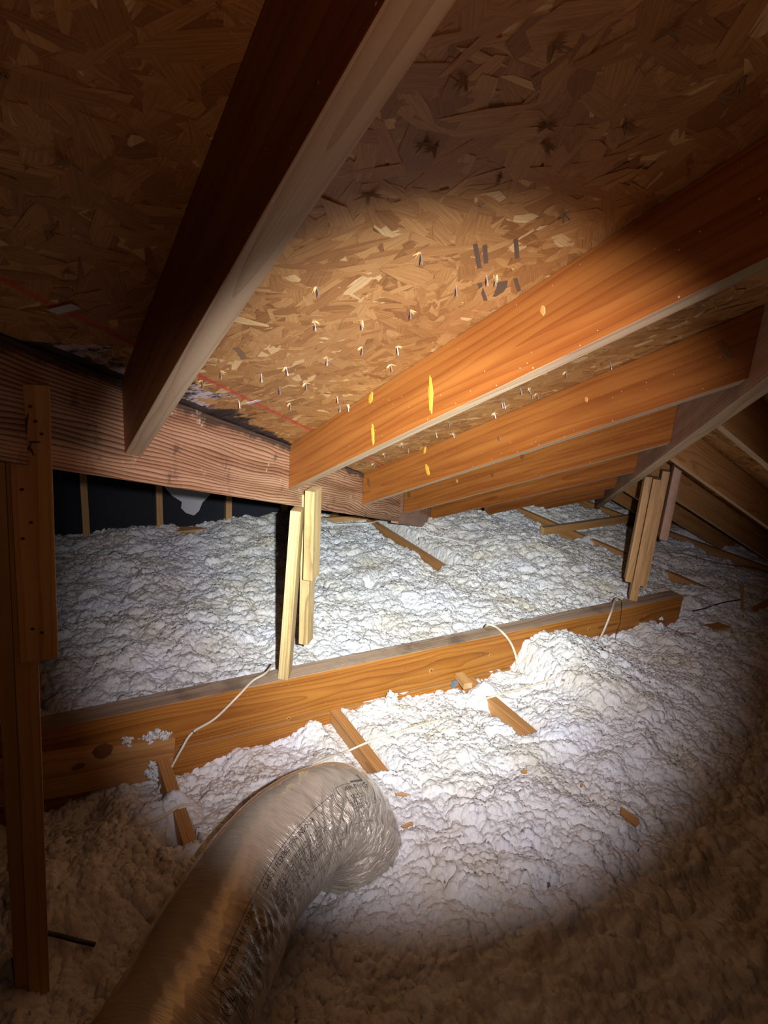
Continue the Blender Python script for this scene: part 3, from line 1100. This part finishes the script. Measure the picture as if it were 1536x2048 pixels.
th = np.linspace(-math.pi, math.pi, NA + 1)
SS, TT = np.meshgrid(su, th, indexing='ij')
Pd = duct_pt(SS, TT).reshape(-1, 3)
Pd[:, 2] += ZC
ii, jj = np.meshgrid(np.arange(NS - 1), np.arange(NA), indexing='ij')
q = np.stack([ii * (NA + 1) + jj, (ii + 1) * (NA + 1) + jj, (ii + 1) * (NA + 1) + jj + 1, ii * (NA + 1) + jj + 1], -1).reshape(-1)
nf = (NS - 1) * NA
me = mesh_np('jacket', Pd, q, np.arange(nf) * 4, np.full(nf, 4), [M['duct']], smooth=True)
uvl = me.uv_layers.new(name='wrap')
uvv = np.stack([SS.reshape(-1), TT.reshape(-1) * 0.15], 1)[q]
uvl.data.foreach_set('uv', uvv.astype(np.float32).ravel())
duct = empty('insulated_duct', V(1.1, -0.3, -1.45))
tag(duct, 'fat beige insulated duct in shiny printed plastic, bending down into the wool', 'duct')
o = bpy.data.objects.new('jacket', me)
place(o, Matrix.Identity(4), duct)
jacket = o
# end of the duct near the camera: inner liner ring
bm = bmesh.new()
bmesh.ops.create_circle(bm, cap_ends=True, segments=48, radius=0.146)
me = bpy.data.meshes.new('duct_core')
bm.to_mesh(me)
bm.free()
me.materials.append(M['felt'])
o = bpy.data.objects.new('duct_core', me)
place(o, frame(V(*C[1]), Vector(T[1]), (0, 0, 1)), duct)


def print_on_duct(bmlist, name, mat=None, off=0.0024):
    """flat (s, t) outlines -> wrapped onto the jacket. bmlist: bmesh in metres, x along duct, y down the side"""
    me = bpy.data.meshes.new(name)
    bmlist.to_mesh(me)
    bmlist.free()
    n = len(me.vertices)
    co = np.empty(n * 3)
    me.vertices.foreach_get('co', co)
    co = co.reshape(-1, 3)
    p = duct_pt(co[:, 0], co[:, 1] / RAD, off)
    p[:, 2] += ZC
    me.vertices.foreach_set('co', p.astype(np.float32).ravel())
    me.materials.append(mat or M['ink'])
    me.update()
    o = bpy.data.objects.new(name, me)
    place(o, Matrix.Identity(4), jacket)
    return o


def text_bm(txt, size, s0, t0, bm=None, rot=0.0, sx=1.0):
    cu = bpy.data.curves.new('t', 'FONT')
    cu.body = txt
    cu.size = size
    cu.resolution_u = 1
    ob = bpy.data.objects.new('t', cu)
    COL.objects.link(ob)
    dg = bpy.context.evaluated_depsgraph_get()
    me = bpy.data.meshes.new_from_object(ob.evaluated_get(dg))
    bpy.data.objects.remove(ob)
    bm = bm or bmesh.new()
    k = len(bm.verts)
    bm.from_mesh(me)
    bm.verts.ensure_lookup_table()
    for v in bm.verts[k:]:
        x, y = v.co.x * sx, v.co.y
        xr = x * math.cos(rot) - y * math.sin(rot)
        yr = x * math.sin(rot) + y * math.cos(rot)
        v.co = (s0 + xr, t0 - yr, 0)
    bpy.data.meshes.remove(me)
    return bm


def line_bm(bm, s0, t0, s1_, t1, w_=0.0011, n=40):
    d = Vector((s1_ - s0, t1 - t0))
    nrm = Vector((-d.y, d.x)).normalized() * w_ / 2
    pv = None
    for i in range(n + 1):
        p = Vector((s0, t0)) + d * i / n
        a = bm.verts.new((p.x + nrm.x, p.y + nrm.y, 0))
        b = bm.verts.new((p.x - nrm.x, p.y - nrm.y, 0))
        if pv:
            bm.faces.new((pv[0], pv[1], b, a))
        pv = (a, b)


def ring_bm(bm, s0, t0, r, w_=0.0012, n=60):
    pv = None
    first = None
    for i in range(n + 1):
        t = 2 * math.pi * i / n
        a = bm.verts.new((s0 + math.cos(t) * (r + w_ / 2), t0 + math.sin(t) * (r + w_ / 2), 0))
        b = bm.verts.new((s0 + math.cos(t) * (r - w_ / 2), t0 + math.sin(t) * (r - w_ / 2), 0))
        if pv:
            bm.faces.new((pv[0], pv[1], b, a))
        pv = (a, b)


# printed panels: s along the duct, t round it (t grows down the visible side)
def panel(s0, s1_, t0, t1, head, lines, lh=0.0085, size=0.0095, hsize=0.018):
    b = bmesh.new()
    line_bm(b, s0, t0, s1_, t0)
    line_bm(b, s0, t1, s1_, t1)
    line_bm(b, s0, t0, s0, t1, n=20)
    line_bm(b, s1_, t0, s1_, t1, n=20)
    text_bm(head, hsize, s0 + 0.02, t0 + hsize * 1.05, b, sx=0.95)
    for i, tx in enumerate(lines):
        text_bm(tx, size, s0 + 0.016 + 0.0 * i, t0 + hsize * 1.2 + 0.010 + lh * (i + 1), b)
    print_on_duct(b, 'printed_label')


SM = LEN - 0.66
panel(SM - 0.06, SM + 0.30, 0.072, 0.19, 'CLASS 1 FLEXIBLE (FOR INDOOR',
      ['LISTED AIR DUCT   TEMPERATURE   INSULATION   R-VALUE', 'INSTALLED IN ACCORDANCE   POSITIVE PRESSURE   RATED', 'MAXIMUM TEMPERATURE  CONTINUOUS  FLAME SPREAD LESS THAN 25',
       'SMOKE DEVELOPED LESS THAN 50   PRESSURE  10 IN W.G.', 'NEGATIVE   RATED VELOCITY   5000 FPM   INSULATION', 'FLEXIBLE AIR DUCT   INSTALL FULLY EXTENDED', 'COMPLIES WITH   AIR DUCTS   FIBER GLASS INSULATION', 'FOR INSULATION   WHEN USED   AIR DUCT'])
panel(SM + 0.315, SM + 0.42, 0.06, 0.17, 'AIR DUCT', ['R-VALUE 6.0', 'NOMINAL', 'FLEXIBLE', 'DIA. 8 IN', 'INSULATED', 'CORE'])
panel(SM - 0.265, SM - 0.075, 0.07, 0.185, '  FLEXIBLE AIR DUCT', ['     LISTED AIR DUCT   INSULATION', '  INSTALLED IN ACCORDANCE', 'SMOKE DEVELOPED LESS THAN 50', 'NEGATIVE   RATED VELOCITY', 'COMPLIES WITH   AIR DUCTS', 'FIBER GLASS INSULATION', 'LOT 12 - 480210'], lh=0.0095)
b = bmesh.new()
ring_bm(b, SM - 0.268, 0.115, 0.020)
text_bm('UL', 0.024, SM - 0.281, 0.124, b)
print_on_duct(b, 'printed_emblem')
b = bmesh.new()
cs, ct = SM - 0.365, 0.105
ring_bm(b, cs, ct, 0.042)
ring_bm(b, cs, ct, 0.032)
for k in range(24):
    a = 2 * math.pi * k / 24
    line_bm(b, cs + math.cos(a) * 0.034, ct + math.sin(a) * 0.034, cs + math.cos(a) * 0.040, ct + math.sin(a) * 0.040, 0.003, 2)
for k in range(-3, 4):
    y = k * 0.008
    h = math.sqrt(0.032 ** 2 - y * y)
    line_bm(b, cs + y * 0.5, ct, cs + y * 1.1, ct + h * 0.98, 0.001, 6)
text_bm('adc', 0.030, cs - 0.023, ct + 0.004, b)
print_on_duct(b, 'printed_emblem')
b = text_bm("7'", 0.050, LEN - 0.30, 0.050, rot=-1.15)
print_on_duct(b, 'written_mark', M['grey_ink'], 0.0035)

# ------------------------------------------------------------------ blown insulation
xs = np.concatenate([np.arange(0.20, 0.9, 0.010), np.arange(0.9, 2.02, 0.0048), np.arange(2.02, 3.0, 0.0065), np.arange(3.0, 4.30, 0.0085)])
ys = np.concatenate([np.arange(0.75, -2.6, -0.0052), np.arange(-2.6, -5.15, -0.0085)])
X, Y = np.meshgrid(xs, ys, indexing='ij')


def smooth(a, b, x):
    t = np.clip((x - a) / (b - a), 0, 1)
    return t * t * (3 - 2 * t)


H = np.full(X.shape, -1.452)
H += 0.022 * vnoise(X * 2.1, Y * 2.1, 21) + 0.014 * vnoise(X * 5, Y * 5, 22)
# wool banked against the front of the long beam
fy = np.array([-4.0, -3.1, -2.96, -2.83, -2.77, -2.57, -2.35, -2.17, -2.07, -1.96, -1.90, -1.75, -1.54, -1.44, -1.19, -0.95, -0.85, -0.65, -0.52, -0.42, -0.36, -0.22, -0.1, 0.1, 0.8])
fz = np.array([-1.45, -1.45, -1.47, -1.41, -1.40, -1.46, -1.41, -1.35, -1.32, -1.37, -1.49, -1.50, -1.525, -1.515, -1.480, -1.505, -1.54, -1.552, -1.575, -1.60, -1.585, -1.545, -1.585, -1.60, -1.56])
FZ = np.interp(Y, fy, fz)
wgt = smooth(1.50, 1.93, X) * (1 - smooth(2.0, 2.05, X))
wgt = np.where(Y < -1.93, smooth(1.25, 1.93, X) * (1 - smooth(2.0, 2.05, X)), wgt)
H = H * (1 - wgt) + FZ * wgt
# behind the beam
back = smooth(2.05, 2.12, X)
H += back * (0.012 + 0.020 * smooth(2.6, 4.0, X))
H -= (0.035 * smooth(2.1, 2.3, X) + 0.02 * smooth(3.1, 3.4, X)) * (1 - smooth(-3.45, -3.0, Y))
# heaps and hollows
for (x, y, dz, sx, sy) in [(1.50, 0.0, 0.06, 0.20, 0.25), (1.75, -0.15, 0.045, 0.12, 0.13), (1.62, -0.50, -0.025, 0.12, 0.15), (2.75, -0.6, 0.045, 0.35, 0.45), (2.9, -1.9, 0.03, 0.4, 0.3),
                           (3.1, -2.9, 0.055, 0.45, 0.35), (2.6, -2.75, 0.02, 0.2, 0.5), (1.35, -2.2, 0.05, 0.35, 0.5), (1.0, -1.3, 0.03, 0.25, 0.4), (1.2, -0.25, -0.06, 0.25, 0.3),
                           (1.30, -0.62, -0.05, 0.15, 0.2), (1.74, -0.35, 0.075, 0.05, 0.07), (1.885, -1.655, 0.06, 0.04, 0.06), (1.42, -3.4, 0.05, 0.3, 0.5), (4.1, -0.45, 0.02, 0.12, 0.3), (4.17, -0.98, -0.075, 0.10, 0.17), (4.17, -2.05, -0.09, 0.10, 0.14), (4.12, -1.4, 0.035, 0.12, 0.35), (2.2, -3.45, 0.02, 0.2, 0.25)]:
    H += dz * np.exp(-((X - x) / sx) ** 2 - ((Y - y) / sy) ** 2)


def ragged(x, f, s):
    return vnoise(x * f, x * 0 + s, 33)


# where the joists lie bare: (joist y, x0, x1, depth beside it on the +y side)
rg = vnoise(X * 9, Y * 9, 35) * 0.5
# puffs, curls and creases
wx = X + 0.030 * vnoise(X * 14, Y * 14, 51) + 0.010 * vnoise(X * 45, Y * 45, 52)
wy = Y + 0.030 * vnoise(X * 14 + 9, Y * 14 + 4, 53) + 0.010 * vnoise(X * 45 + 5, Y * 45, 54)
det = np.zeros_like(H)
def puff(f, amp, seed, k=0.5):
    a1, a2 = worley(wx * f, wy * f, seed)
    c = np.clip((a2 - a1) / 0.55, 0, 1)
    return amp * (c ** k - 0.62 - 0.25 * a1)


reg = 0.75 + 0.6 * smooth(-0.3, 0.4, vnoise(X * 3.1, Y * 3.1, 81))
det += 0.020 * vnoise(wx * 6, wy * 6, 66) + 0.010 * vnoise(wx * 13, wy * 13, 67)
det += puff(7.5, 0.013, 61, 0.7)
det += puff(17, 0.010, 62, 0.6) * reg
det += puff(38, 0.0070, 63) * reg
det += puff(84, 0.0042, 64, 0.6)
ux = X + 0.022 * vnoise(X * 24, Y * 24, 91) + 0.008 * vnoise(X * 60, Y * 60, 92)
uy = Y + 0.022 * vnoise(X * 24 + 3, Y * 24 + 8, 93) + 0.008 * vnoise(X * 60 + 2, Y * 60, 94)
for f_, a_, sd in ((17, 0.0060, 95), (36, 0.0045, 96), (64, 0.0026, 97)):
    det -= a_ * np.exp(-(np.abs(vnoise(ux * f_, uy * f_, sd)) / 0.085) ** 2)
det += 0.0022 * vnoise(X * 120, Y * 120, 65) * reg
# long cracks where the matted wool has settled
ck = np.abs(vnoise(wx * 1.9 + 3, wy * 1.9, 71) + 0.35 * vnoise(wx * 7, wy * 7, 72))
cm = smooth(-0.1, 0.35, vnoise(X * 1.2, Y * 1.2, 73))
det -= 0.030 * np.exp(-(ck / 0.012) ** 2) * cm
H += det
# where the joists lie bare
for (yy, x0, x1, dep, wid) in [(-0.345, 1.56, 1.68, 0.07, 0.050), (-0.345, 1.84, 2.02, 0.05, 0.03), (-1.008, 1.56, 2.02, 0.045, 0.045), (-1.655, 1.55, 1.82, 0.050, 0.055), (-1.655, 1.93, 2.02, 0.05, 0.03),
                               (-2.325, 3.10, 4.25, 0.085, 0.11), (-1.655, 2.90, 3.02, 0.05, 0.02), (-3.76, 3.38, 4.20, 0.06, 0.08), (-3.76, 2.95, 3.28, 0.06, 0.06), (-3.76, 2.35, 2.60, 0.06, 0.06),
                               (-4.58, 2.2, 4.25, 0.07, 0.10), (-3.40, 3.8, 4.25, 0.0, 0.05)]:
    ins = smooth(x0 - 0.03, x0 + 0.03, X + rg * 0.10) * (1 - smooth(x1 - 0.03, x1 + 0.03, X + rg * 0.10))
    side = smooth(yy - 0.030, yy - 0.016, Y) * (1 - smooth(yy + 0.02 + wid * 0.45, yy + 0.04 + wid * 1.3, Y + rg * 0.07))
    tgt = -1.500 - dep
    H = H * (1 - ins * side) + np.minimum(H, tgt + det * 0.35) * ins * side
    # keep the wool low right behind the joist so its top edge shows
    s2 = smooth(yy - 0.065, yy - 0.025, Y) * (1 - smooth(yy - 0.03, yy - 0.015, Y))
    H = H - ins * s2 * np.maximum(H + 1.488, 0) * 0.8
# cross board lies bare too
ins = smooth(3.36, 3.44, X + rg * 0.08) * (1 - smooth(3.54, 3.60, X)) * (1 - smooth(-3.52, -3.42, Y))
H = H - ins * 0.035

# never above the beam front except the bank, and tucked under the deck
H = np.where((X > 1.955) & (X < 2.10), np.minimum(H, -1.322), H)
# push the puffs sideways a little so they overhang
gx = np.gradient(det, axis=0) / np.gradient(xs)[:, None]
gy = np.gradient(det, axis=1) / np.gradient(ys)[None, :]
PX = X - np.clip(gx, -1.5, 1.5) * 0.0035
PY = Y - np.clip(gy, -1.5, 1.5) * 0.0035
nx, ny = X.shape
Vn = np.stack([PX.ravel(), PY.ravel(), H.ravel() + ZC], 1)
ii, jj = np.meshgrid(np.arange(nx - 1), np.arange(ny - 1), indexing='ij')
q = np.stack([ii * ny + jj, ii * ny + jj + 1, (ii + 1) * ny + jj + 1, (ii + 1) * ny + jj], -1).reshape(-1)
nf = (nx - 1) * (ny - 1)
me = mesh_np('blown_insulation', Vn, q, np.arange(nf) * 4, np.full(nf, 4), [M['wool']], smooth=True)
ins_o = bpy.data.objects.new('blown_insulation', me)
place(ins_o, Matrix.Identity(4))
tag(ins_o, 'deep fluffy white blown wool covering the whole attic floor between the joists', 'insulation', kind='stuff')


def ground(x, y):
    i = int(np.clip(np.searchsorted(xs, x), 0, len(xs) - 1))
    j = int(np.clip(np.searchsorted(-ys, -y), 0, len(ys) - 1))
    return float(H[max(i - 2, 0):i + 3, max(j - 2, 0):j + 3].max())


# tufts of wool lying on the timbers
def tuft(loc, r, scale, seed, label):
    bm = bmesh.new()
    rr = random.Random(seed)
    for k in range(14):
        m_ = Matrix.Translation(Vector((rr.gauss(0, .55) * scale[0], rr.gauss(0, .55) * scale[1], abs(rr.gauss(0, .5)) * scale[2])) * r) @ Matrix.Diagonal((1, 1, .8, 1))
        bmesh.ops.create_icosphere(bm, subdivisions=3, radius=r * rr.uniform(0.25, 0.5), matrix=m_)
    bm.normal_update()
    co = np.array([v.co[:] for v in bm.verts])
    nz = vnoise(co[:, 0] * 160 + co[:, 2] * 90, co[:, 1] * 160 + co[:, 2] * 70, seed) + vnoise(co[:, 0] * 400, co[:, 1] * 400 + co[:, 2] * 300, seed + 1) * .5
    for v, k in zip(bm.verts, nz):
        v.co += v.normal * float(k) * r * 0.45
        v.co.z = max(v.co.z, -0.002)
    me = bpy.data.meshes.new('wool_tuft')
    bm.to_mesh(me)
    bm.free()
    me.materials.append(M['wool'])
    for p in me.polygons:
        p.use_smooth = True
    o = bpy.data.objects.new('wool_tuft', me)
    place(o, Matrix.Translation(loc))
    return tag(o, label, 'wool tuft')


tuft(V(1.983, -0.325, -1.418), 0.026, (0.8, 1.3, 0.7), 1, 'white wool tuft lying on the end of the dark knotty board')
tuft(V(1.983, -0.235, -1.405), 0.013, (1.0, 1.2, 0.6), 2, 'small wool shred left of the bigger tuft on the dark knotty board')
tuft(V(1.945, -1.225, -1.478), 0.026, (0.7, 0.6, 1.7), 3, 'upright wool tuft standing against the long beam left of the blue-grey clip')
tuft(V(1.93, -2.80, -1.435), 0.026, (0.6, 0.8, 1.6), 4, 'wool tuft standing under the right end of the long beam')
tuft(V(1.955, -0.315, -1.545), 0.026, (0.5, 0.7, 1.3), 5, 'wool tuft stuffed against the blocking left of the bent cable foot')


# ------------------------------------------------------------------ cables
def cable(name, pts, r, mat, label, cat='cable', flat=1.0, group=None):
    P = catmull(np.array(pts, float), 14 * len(pts))
    n = len(P)
    Tt = np.gradient(P, axis=0)
    Tt /= np.linalg.norm(Tt, axis=1)[:, None]
    bm = bmesh.new()
    up = Vector((0.1, 0.05, 1))
    pv = None
    for i in range(n):
        t = Vector(Tt[i])
        u = up - t * up.dot(t)
        if u.length < 0.15:
            u = Vector((1, 0, 0)) - t * t.x
        u.normalize()
        s = t.cross(u)
        row = [bm.verts.new(V(*P[i]) + u * math.sin(a) * r * flat + s * math.cos(a) * r) for a in [2 * math.pi * k / 12 for k in range(12)]]
        if pv:
            for k in range(12):
                bm.faces.new((pv[k], pv[(k + 1) % 12], row[(k + 1) % 12], row[k]))
        else:
            bm.faces.new(list(reversed(row)))
        pv = row
    bm.faces.new(pv)
    bmesh.ops.recalc_face_normals(bm, faces=bm.faces)
    me = bpy.data.meshes.new(name)
    bm.to_mesh(me)
    bm.free()
    me.materials.append(mat)
    for p in me.polygons:
        p.use_smooth = True
    o = bpy.data.objects.new(name, me)
    place(o, Matrix.Identity(4))
    return tag(o, label, cat, group)


def A_(px, py, n, c):
    return tuple(at(px, py, n, c))


XP = (1, 0, 0)
UP = (0, 0, 1)
cable('electric_cable', [A_(545, 1330, XP, 2.12), A_(530, 1347, UP, -1.300), A_(505, 1362, UP, -1.302), A_(478, 1390, XP, 1.985), A_(430, 1437, XP, 1.975), A_(385, 1465, XP, 1.955),
                         A_(362, 1500, XP, 1.93), A_(340, 1540, XP, 1.91), A_(322, 1570, XP, 1.90), A_(312, 1590, XP, 1.90)], 0.0042, M['cable'],
      'cream cable with a dark band, draped over the long beam left of the middle prop')
o_c = bpy.data.objects['electric_cable']
p = V(*at(386, 1464, XP, 1.955))
bm = bmesh.new()
bmesh.ops.create_cone(bm, cap_ends=True, segments=12, radius1=0.0050, radius2=0.0050, depth=0.003)
me = bpy.data.meshes.new('cable_band')
bm.to_mesh(me)
bm.free()
me.materials.append(M['black_wire'])
o = bpy.data.objects.new('cable_band', me)
place(o, frame(p, Vector(at(430, 1437, XP, 1.975)) - Vector(at(362, 1500, XP, 1.93)), (0, 0, 1)), o_c)
cable('electric_cable', [A_(968, 1262, UP, -1.36), A_(975, 1250, UP, -1.302), A_(990, 1253, UP, -1.300), A_(1008, 1268, XP, 1.992), A_(1022, 1287, XP, 1.988), A_(1031, 1310, XP, 1.984), A_(1034, 1330, XP, 1.975)], 0.0055, M['cable'],
      'short cream cable looping over the long beam into the wool between the props')
cable('electric_cable', [A_(1248, 1205, UP, -1.33), A_(1240, 1196, UP, -1.302), A_(1231, 1199, UP, -1.300), A_(1222, 1225, XP, 1.985), A_(1209, 1258, XP, 1.970), A_(1194, 1290, XP, 1.94), A_(1188, 1310, XP, 1.93)], 0.0052, M['cable'],
      'cream cable hanging over the beam just left of the right prop')
cable('thin_wire', [A_(1243, 1201, UP, -1.304), A_(1243, 1215, XP, 1.992), A_(1240, 1245, XP, 1.988), A_(1232, 1270, XP, 1.965), A_(1229, 1305, XP, 1.95)], 0.0014, M['black_wire'],
      'thin dark wire hanging beside the cream cable left of the right prop', 'wire')


def on_wool(pxs, lift):
    out = []
    for (x, y, l) in pxs:
        z = -1.45
        for _ in range(6):
            p = at(x, y, UP, z)
            z = 0.5 * z + 0.5 * (ground(p[0], p[1]) + lift + l)
        out.append((p[0], p[1], z))
    return out


lay = [(270, 1655, -0.02), (300, 1645, 0.004), (330, 1633, 0.004), (362, 1620, 0.006), (385, 1610, -0.015)]
cable('electric_cable', on_wool(lay, 0.002), 0.0045, M['cable'], 'cream cable lying in the wool left of the duct, crossing the first joist')
lay = [(600, 1545, -0.02), (625, 1530, 0.004), (660, 1514, 0.006), (695, 1498, 0.008), (735, 1485, 0.006), (790, 1466, 0.005), (850, 1447, 0.003), (885, 1436, -0.012)]
cable('electric_cable', on_wool(lay, 0.003), 0.0042, M['cable'], 'long cream cable lying on the wool and over the second joist, behind the duct elbow')
lay = [(955, 1404, -0.015), (968, 1399, 0.004), (1000, 1389, 0.006), (1045, 1376, 0.006), (1090, 1363, 0.004), (1110, 1357, -0.02)]
cable('electric_cable', on_wool(lay, 0.003), 0.0042, M['cable'], 'pale cable lying on the wool right of the third joist')
lay = [(640, 1052, -0.01), (690, 1049, 0.01), (740, 1046, 0.03), (780, 1050, 0.04), (840, 1063, 0.02), (900, 1079, 0.008), (948, 1091, -0.01)]
cable('electric_cable', on_wool(lay, 0.003), 0.0050, M['white_cable'], 'thin white cable over the far wool below the valley beam')
lay = [(1335, 1105, -0.005), (1370, 1108, 0.010), (1410, 1120, 0.014), (1450, 1129, 0.014), (1500, 1134, 0.02), (1545, 1136, 0.02)]
cable('thin_wire', on_wool(lay, 0.003), 0.0030, M['stamp'], 'thin dark wire running over the far wool to the right edge', 'wire')
lay = [(1385, 1222, 0.0), (1410, 1216, 0.012), (1445, 1206, 0.02), (1480, 1199, 0.012)]
cable('thin_wire', on_wool(lay, 0.003), 0.0035, M['black_wire'], 'short black wire on the wool right of the long beam end', 'wire')
lay = [(80, 1864, 0.004), (110, 1871, 0.010), (150, 1880, 0.010), (190, 1889, 0.0)]
cable('thin_wire', on_wool(lay, 0.006), 0.0055, M['black_wire'], 'black cable in the brown wool beside the foot of the near left prop', 'cable')

# blue-grey cable clips at the foot of the beam
for k, (x, y, lab) in enumerate([(908, 1368, 'blue-grey plastic clip on the long beam, left of the third joist'), (1317, 1272, 'blue-grey plastic clip in the wool under the right end of the long beam')]):
    p = V(*at(x, y, XP, 1.975 if k == 0 else 1.90))
    bm = bmesh.new()
    bmesh.ops.create_cube(bm, size=1, matrix=Matrix.Diagonal((0.016, 0.018, 0.030, 1)))
    bmesh.ops.create_cone(bm, cap_ends=True, segments=16, radius1=0.010, radius2=0.010, depth=0.014, matrix=Matrix.Translation((-0.008, 0, 0.010)) @ Matrix.Rotation(math.pi / 2, 4, 'Y'))
    bmesh.ops.bevel(bm, geom=bm.edges[:], offset=0.002, segments=2, affect='EDGES')
    me = bpy.data.meshes.new('cable_clip')
    bm.to_mesh(me)
    bm.free()
    me.materials.append(M['grey_plastic'])
    o = bpy.data.objects.new('cable_clip', me)
    place(o, Matrix.Translation(p) @ Matrix.Rotation(0.25, 4, 'X'))
    tag(o, lab, 'clip')
# small wooden block by the first clip
a = at(918, 1350, XP, 1.985)
b = at(936, 1372, XP, 1.90)
o = timber('wood_block', tuple(a), tuple(b), 0.040, 0.026, (0.3, 0, 1), ('stud', 'stud', 'endgrain'))
tag(o, 'small tan block of wood against the long beam beside the blue-grey clip', 'block')

# ------------------------------------------------------------------ chips of wood on the wool
for k, (x, y, l, w_, an, lab) in enumerate([(804, 1591, 0.036, 0.009, 0, 'flat orange wood chip on the wool right of the duct elbow'),
                                            (815, 1652, 0.034, 0.010, 25, 'slanting wood chip half sunk in the wool below the flat orange chip'),
                                            (1048, 1545, 0.020, 0.012, 0, 'small orange chip on the wool in the middle of the foreground'),
                                            (1162, 1573, 0.012, 0.007, 60, 'tiny brown chip on the wool right of the small orange chip'),
                                            (1260, 1638, 0.058, 0.030, -40, 'largest brown wood offcut lying on the wool at the right foreground'),
                                            (1126, 1364, 0.010, 0.008, 0, 'tiny orange speck of wood on the wool beside the pale cable'),
                                            (745, 1536, 0.022, 0.014, -60, 'splinter of wood at the near end of the second joist')]):
    z = -1.45
    for _ in range(6):
        p = at(x, y, UP, z)
        z = 0.5 * z + 0.5 * (ground(p[0], p[1]) + 0.006)
    bm = bmesh.new()
    rr = random.Random(k)
    pts = [(-l / 2, -w_ / 2), (-l * .1, -w_ * .62), (l * .45, -w_ * .5), (l * .55, w_ * .1), (l * .4, w_ * .5), (-l * .2, w_ * .4), (-l * .56, w_ * .25)]
    f = bm.faces.new([bm.verts.new((a_ * rr.uniform(.9, 1.1), b_, 0)) for a_, b_ in pts])
    g = bmesh.ops.extrude_face_region(bm, geom=[f])
    for v in g['geom']:
        if isinstance(v, bmesh.types.BMVert):
            v.co.z += 0.005
    bmesh.ops.recalc_face_normals(bm, faces=bm.faces)
    me = bpy.data.meshes.new('wood_chip')
    bm.to_mesh(me)
    bm.free()
    me.materials.append(M['joist'])
    o = bpy.data.objects.new('wood_chip', me)
    rgt = RX.copy()
    rgt.z = 0
    mw = frame(V(p[0], p[1], z + 0.003), (-0.5, 0.15, 1), rgt) @ Matrix.Rotation(math.radians(an), 4, 'Z')
    place(o, mw)
    tag(o, lab, 'wood chip', 'wood chips on the wool')
